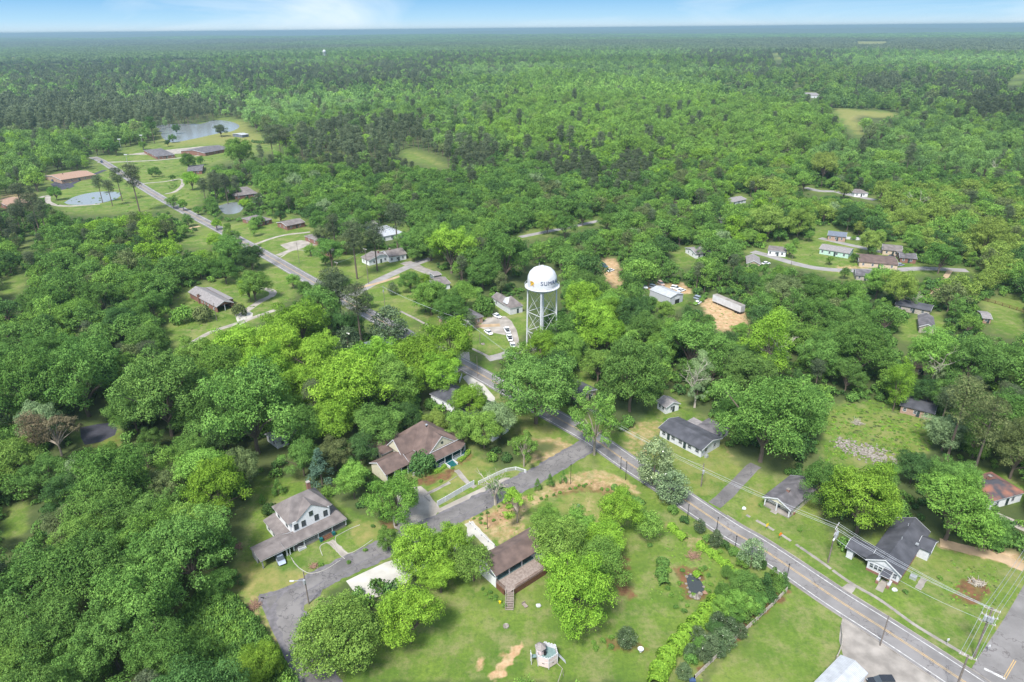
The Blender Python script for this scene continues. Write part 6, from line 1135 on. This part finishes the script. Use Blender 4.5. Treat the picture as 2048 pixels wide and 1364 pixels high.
# ------------------------------------------------------------------ fences, walls, hedges
def fence(px,label,m='grey_wood',h_=1.3,style='rail',name='fence',cat='fence',step=2.4):
    L_=wline(px,6);e=empty(name,(0,0,0),0,label,cat);acc=0;P=[L_[0]];
    for i in range(1,len(L_)):
        acc+=np.linalg.norm(L_[i]-L_[i-1])
        if acc>=step:P.append(L_[i]);acc=0
    P.append(L_[-1]);e.location=(P[0][0],P[0][1],0);o_=P[0]
    for p in P:
        x,y=p-o_;B().box(x-.08,x+.08,y-.08,y+.08,0,h_+.06).out('post',m,e)
    b=B()
    for p,q in zip(P[:-1],P[1:]):
        for z in ([.35,.8,h_] if style=='rail' else [h_]):b.tube([(*(p-o_),z),(*(q-o_),z)],.075,4)
    b.out('rail',m,e)
    if style=='solid':
        b=B()
        for p,q in zip(P[:-1],P[1:]):
            d=q-p;d/=np.linalg.norm(d);n_=np.array([-d[1],d[0]])*.05;A_=[p-o_-n_,q-o_-n_,q-o_+n_,p-o_+n_];b.add([(*r_,0) for r_ in A_]+[(*r_,h_) for r_ in A_],[(3,2,1,0),(4,5,6,7),(0,1,5,4),(1,2,6,5),(2,3,7,6),(3,0,4,7)])
        b.out('panel',m,e)
    elif style=='picket':
        b=B()
        for p,q in zip(P[:-1],P[1:]):
            n_=max(2,int(np.linalg.norm(q-p)/.3))
            for i in range(n_):
                c=p+(q-p)*(i+.5)/n_-o_;b.box(c[0]-.06,c[0]+.06,c[1]-.06,c[1]+.06,0,h_)
        b.out('balusters',m,e)
    return e
fence([(1573,1183),(1545,1212),(1500,1254),(1445,1305),(1388,1360)],'weathered two-rail wooden fence between the evergreens and the mown field','grey_wood',1.2)
fence([(1681,1256),(1683,1280),(1680,1305),(1672,1320)],'short grey wooden fence between the mown field and the concrete yard','grey_wood',1.2)
fence([(875,1012),(900,998),(925,983),(948,970)],'tall white retaining wall with cap along the square front lawn','white_paint',1.5,'solid','garden_wall','wall')
fence([(957,969),(985,955),(1012,943),(1035,940),(1052,946)],'curved low white baluster fence beside the side road','white_paint',1.0,'picket')
fence([(893,764),(903,755),(913,745),(918,733)],'white solid fence curving beside the wooden drive','white_paint',1.6,'solid');fence([(919,766),(924,752)],'short white fence on the right side of the wooden drive','white_paint',1.2,'solid')
fence([(939,1049),(955,1066),(975,1085),(990,1097)],'white metal handrail along the ramp to the deck pavilion','white_paint',1.0,'one')
fence([(1690,478),(1720,480),(1735,474)],'white fence behind the dark blue-roofed house','white_paint',1.4,'solid');fence([(1860,585),(1960,600),(2048,625)],'long reddish wooden fence along the dirt lot at the right edge','brown_wood',1.3)
# white edging round the lawns of the two-storey house
for px_ in([(645,1112),(640,1095),(649,1087),(664,1086),(678,1108),(690,1118)],[(583,1116),(590,1128),(604,1140),(622,1147),(650,1140),(681,1121)],[(672,1073),(671,1083),(682,1097),(697,1107),(720,1097),(745,1080)],[(672,1073),(700,1058),(720,1050)]):
    strip('garden_edging',wline(px_,5),-.05,.05,.12,'bright_concrete',thick=.13,jit=.01)
for px_ in([(848,992),(885,971),(915,952)],[(848,992),(860,1003)]):strip('garden_edging',wline(px_,4),-.1,.1,.1,'concrete',thick=.12)
def hedge(px,wd,hh,label,tint,n=900,s=.16):
    L_=wline(px,6);rg=np.random.default_rng(len(px)*7+int(px[0][0]));seg=np.linalg.norm(np.diff(L_,axis=0),axis=1);cs=np.concatenate([[0],np.cumsum(seg)]);T=rg.random(n)*cs[-1]
    x=np.interp(T,cs,L_[:,0]);y=np.interp(T,cs,L_[:,1]);a=rg.random(n)*math.pi*2;tx=np.interp(T+.1,cs,L_[:,0])-np.interp(T-.1,cs,L_[:,0]);ty=np.interp(T+.1,cs,L_[:,1])-np.interp(T-.1,cs,L_[:,1]);ln=np.hypot(tx,ty)+1e-6
    wv=1+.2*np.sin(T*1.7)+.12*np.sin(T*4.1);off=np.cos(a)*wd*wv;z=np.abs(np.sin(a))**.6*hh*wv;P=np.stack([x-L_[0,0]-ty/ln*off,y-L_[0,1]+tx/ln*off,z],1);D=np.stack([-ty/ln*np.cos(a),tx/ln*np.cos(a),np.abs(np.sin(a))+.2],1)
    me_=cards_mesh('hedge',P,D,s,np.clip(.5+.22*rg.normal(size=n),0,1),rg,flat=.9);ob=bpy.data.objects.new('hedge',me_);COL.objects.link(ob);ob.location=(L_[0,0],L_[0,1],0);ob['tint']=[c*.95 for c in TT[tint]];tag(ob,label,'hedge')
hedge([(1396,1092),(1420,1108),(1445,1128),(1475,1155)],.9,1.5,'bright lime hedge between the main road and the oval lawn','lime',2600,.2)
hedge([(1340,1054),(1355,1068),(1370,1082)],.9,1.3,'short bright hedge left of the white-flowered magnolias','lime',1200,.2)
hedge([(1478,1160),(1500,1180)],1.2,2.0,'green hedge joining the lime hedge to the evergreens','fresh',1500,.25)
hedge([(1450,1190),(1420,1225),(1385,1260),(1350,1300),(1325,1330),(1310,1375)],1.5,2.6,'long overgrown lime hedge down to the bottom edge','lime',9000,.24)
hedge([(1335,1325),(1320,1350),(1310,1380)],1.4,3.2,'billowing lime shrub mass at the bottom edge','lime',3000,.24)
hedge([(867,947),(880,941),(890,933)],.6,.9,'clipped green hedge left of the teal porch steps','lime',900,.13);hedge([(917,925),(930,915),(939,903)],.6,1.0,'clipped green hedge right of the teal porch steps','lime',900,.13)
hedge([(800,557),(815,556),(831,552)],1.6,1.8,'dark rounded hedge on the lawn by the side street','green',1500,.25);hedge([(335,372),(345,378),(352,371),(340,366)],.5,.8,'ring of small clipped bushes inside the far triangular drive','green',700,.25)
hedge([(300,360),(330,355),(360,352)],.6,.8,'row of low bushes above the far triangular drive','green',700,.25);hedge([(572,459),(585,457),(603,451)],1.0,1.3,'bright yellow flowering bushes in front of the brick house','yellow',900,.25)
hedge([(1260,1010),(1285,1030),(1310,1045)],.8,1.2,'dark hedge under the flowering magnolias','dark',1400,.2);hedge([(1225,975),(1260,995),(1290,1010)],.8,1.0,'row of dark shrubs right of the mulch bed','green',1200,.2)
hedge([(1326,1125),(1322,1150),(1330,1175)],1.2,1.5,'clump of mixed shrubs in the long garden bed','green',1400,.22);hedge([(505,285),(530,287),(555,280)],1.5,2.5,'long dark green hedge row near the lake','dark',900,.7)
# little clipped shrubs
SH=[(1140,976),(1151,975),(1158,969),(1167,971),(1172,968),(1120,984),(1108,989),(1093,991),(1093,997),(1082,996),(1203,977),(1215,978),(1226,986),(1232,987),(948,1036),(963,1027),(961,1036),(961,1044),(975,1024),(970,1046),(987,1039),(1007,1003),(997,1011),(1019,999),
(980,1184),(971,1187),(981,1193),(991,1192),(991,1198),(1001,1201),(965,1176),(882,961),(1010,1210),(1410,1135),(1388,1190),(1375,1210),(1368,1222),(1187,1284),(1205,1281),(1222,1292),(1223,1275),(1192,1294),(1330,1128),(1338,1140),(1325,1160),(1335,1175),(1343,1190),(1402,1138),(1418,1150),(1422,1168),(1416,1182),(1365,1140),(1358,1165),(1362,1195),(1352,1212),(1395,1225),(1290,1015),(1305,1027),(1268,1005),(1280,1012),(1418,1092),(1440,1102),(1452,1090),(1300,1090),(1190,1296),(760,1035),(745,1052),(1330,838),(1520,1010),(1540,985),(1600,1060),(905,935),(1030,905),(1050,885),(730,1100),(697,1123),(642,1128),(1880,1155),(1812,1183)]
rows={}
for i,(u,v) in enumerate(SH):
    p=G(u,v,.4);sh=bpy.data.objects.new('boxwood_shrub',CM['bush',i%2]);COL.objects.link(sh);R0=(.55 if i<31 else .7)*random.uniform(.85,1.15);sh.location=(p[0],p[1],-.05);sh.scale=(R0,R0,R0*1.1);sh.rotation_euler=(0,0,random.random()*6);sh['tint']=TT['fresh' if i%3 else 'green'];tag(sh,None,'shrub','small clipped shrubs');label_for('small clipped shrub',0,0,u,v,sh)
for u,v in((1100,967),(1126,960),(1075,975)):
    p=G(u,v,1);t_=dict(x=p[0],y=p[1],R=1.3,kind='cone',tint='green',u=u,v=v,r=10,hand=True,d=0);add_tree(t_)
# ------------------------------------------------------------------ yard objects and odds and ends
def stones(name,px,label,rs,cat,m='rock',seed=0):
    c0=G(*px[0]);b=B();b=B()
    for i,(u,v) in enumerate(px):
        c=G(u,v);b.blob((c[0]-c0[0],c[1]-c0[1],rs*.4),(rs,rs*.8,rs*.6),seed+i)
    ob=b.out(name,m);ob.location=(c0[0],c0[1],0);tag(ob,label,cat)
for i,(u,v,r_) in enumerate([(1373,1154,.4),(1372,1168,.35),(1379,1185,.4),(1384,1193,.7),(1392,1196,.9),(1400,1189,.6),(1407,1174,.35),(1399,1157,.35),(1410,1186,.6),(1381,1149,.3),(1391,1150,.3),(1375,1176,.3)]):
    c=G(u,v);ob=B().blob((0,0,r_*.3),(r_,r_*.8,r_*.6),i).out('boulder','rock' if i!=8 else 'brush');ob.location=(c[0],c[1],0);tag(ob,None,'boulder','boulders round the garden pond');label_for('grey boulder',0,0,u,v,ob)
c=G(1012,1253);e=empty('fire_pit',(c[0],c[1],0),0,'small round stone fire pit on the lawn','fire pit');B().lathe([(.4,0),(.6,0),(.6,.3),(.4,.3)],16).out('stone_ring','rock',e);B().lathe([(.01,.02),(.5,.02),(.5,.06),(.01,.06)],12).out('ash_bed','black_metal',e)
c=G(1281,1303);e=empty('bird_bath',(c[0],c[1],0),0,'white round basin beside the white-flowered magnolia bush','basin');B().lathe([(.25,0),(.15,.4),(.55,.6),(.6,.75),(.5,.7),(.01,.6)],14).out('bowl','white_paint',e)
c=G(1049,1211);e=empty('lawn_chair',(c[0],c[1],0),.6,'tan lawn chair lying on the grass below the deck steps','chair');B().box(-.4,.4,-.8,.4,.2,.27).out('seat','old_wood',e);B().box(-.4,.4,.4,.47,.2,.7).out('backrest','old_wood',e)
for x_ in(-.35,.35):
    for y_ in(-.7,.3):B().box(x_-.04,x_+.04,y_-.04,y_+.04,0,.2).out('leg','old_wood',e)
for u,v,l_ in((1077,1213,'small white stone lying on the lawn right of the deck steps'),(1488,1018,'white rock on the verge of the grey cottage'),(966,689,'pale brown boulder at the dirt patch near the sedan'),(1789,1181,'small white rock below the black-roofed house')):
    r_=.9 if u==966 else .6;c=G(u,v);ob=B().blob((0,0,.2),(r_,r_*.7,.5),u).out('boulder','white_paint' if u!=966 else 'rock');ob.location=(c[0],c[1],0);tag(ob,l_,'boulder')
c=G(1018,855);e=empty('propane_tank',(c[0],c[1],0),.5,'white propane tank beside the small white house end','tank');B().tube([(-.9,0,.7),(-.7,0,.7),(.7,0,.7),(.9,0,.7)],[.2,.5,.5,.2],12).out('tank','tank_white',e)
for x_ in(-.5,.5):B().box(x_-.1,x_+.1,-.3,.3,0,.3).out('foot','concrete',e)
c=G(975,1192);e=empty('yellow_bin',G(1000,1206),0,'small yellow toy bin by the clipped shrubs','toy bin');B().lathe([(.2,0),(.28,.5),(.24,.52),(.01,.5)],10).out('bin','yellow_plastic',e)
c=G(1384,1362);e=empty('blue_tub',(c[0],c[1],0),0,'small bright blue tub at the bottom end of the fence','tub');B().box(-.6,.6,-.4,.4,0,.5).out('tub','car_blue',e)
# rubble, brush piles
b=B();rg=np.random.default_rng(5);c0=G(1740,912)
for i in range(520):
    u=rg.normal(1735,28);v=905+(u-1735)*.28+rg.normal(0,8)
    if rg.random()<.15:u,v=rg.normal(1685,9),rg.normal(888,5)
    c=G(u,v)-c0;r_=rg.uniform(.12,.5);b.blob((c[0],c[1],r_*.3),(r_,r_*rg.uniform(.5,1),r_*.5),i,5)
ob=b.out('rubble','rock');ob.location=(c0[0],c0[1],0);tag(ob,'spread of broken pale concrete rubble on the vacant lot','rubble',kind='stuff')
def brush(u,v,label,s=1.,m='brush',flat=.35):
    c=G(u,v);b=B();rg=np.random.default_rng(int(u))
    for i in range(90):
        a=rg.random()*6.28;p=np.array([math.cos(a),math.sin(a),0])*rg.random()*s;d=rg.normal(0,1,3);d[2]=abs(d[2])*flat;d/=np.linalg.norm(d);b.tube([p+(0,0,.1),p+d*s*rg.uniform(.4,1)+(0,0,.15)],.045,4)
    ob=b.out('brush_pile',m);ob.location=(c[0],c[1],0);tag(ob,label,'brush pile')
brush(1715,847,'grey brush pile standing on the vacant lot',1.6,'dead_bark',.8);brush(1953,1167,'grey stump with roots on the big right lawn',1.5,'dead_bark');brush(509,1213,'brown heap of branches at the edge of the asphalt bend',1.3);brush(477,1094,'brown brush heap left of the carport',1.0);brush(1387,1113,'reddish brush heap above the garden pond',1.6);brush(628,1133,'brown plant clump at the lawn edging',.9)
for u,v,l_ in((1395,1165,'green water plants at the edge of the garden pond'),):
    hedge([(1390,1146),(1400,1155)],.7,.7,l_,'lime',500,.2)
# ------------------------------------------------------------------ haze
hb=B().box(-40000,40000,-1400,42000,-60,121).out('haze',None);tag(hb,'thin summer haze between the camera and the horizon','haze',kind='stuff')
m=bpy.data.materials.new('haze');m.use_nodes=True;t=m.node_tree;t.nodes.remove(t.nodes['Principled BSDF']);pv=t.nodes.new('ShaderNodeVolumePrincipled');pv.inputs['Color'].default_value=(.3,.43,.54,1);pv.inputs['Density'].default_value=1.15e-4;pv.inputs['Anisotropy'].default_value=.2
t.links.new(pv.outputs[0],t.nodes['Material Output'].inputs['Volume']);hb.data.materials.clear();hb.data.materials.append(m)
finish_labels()
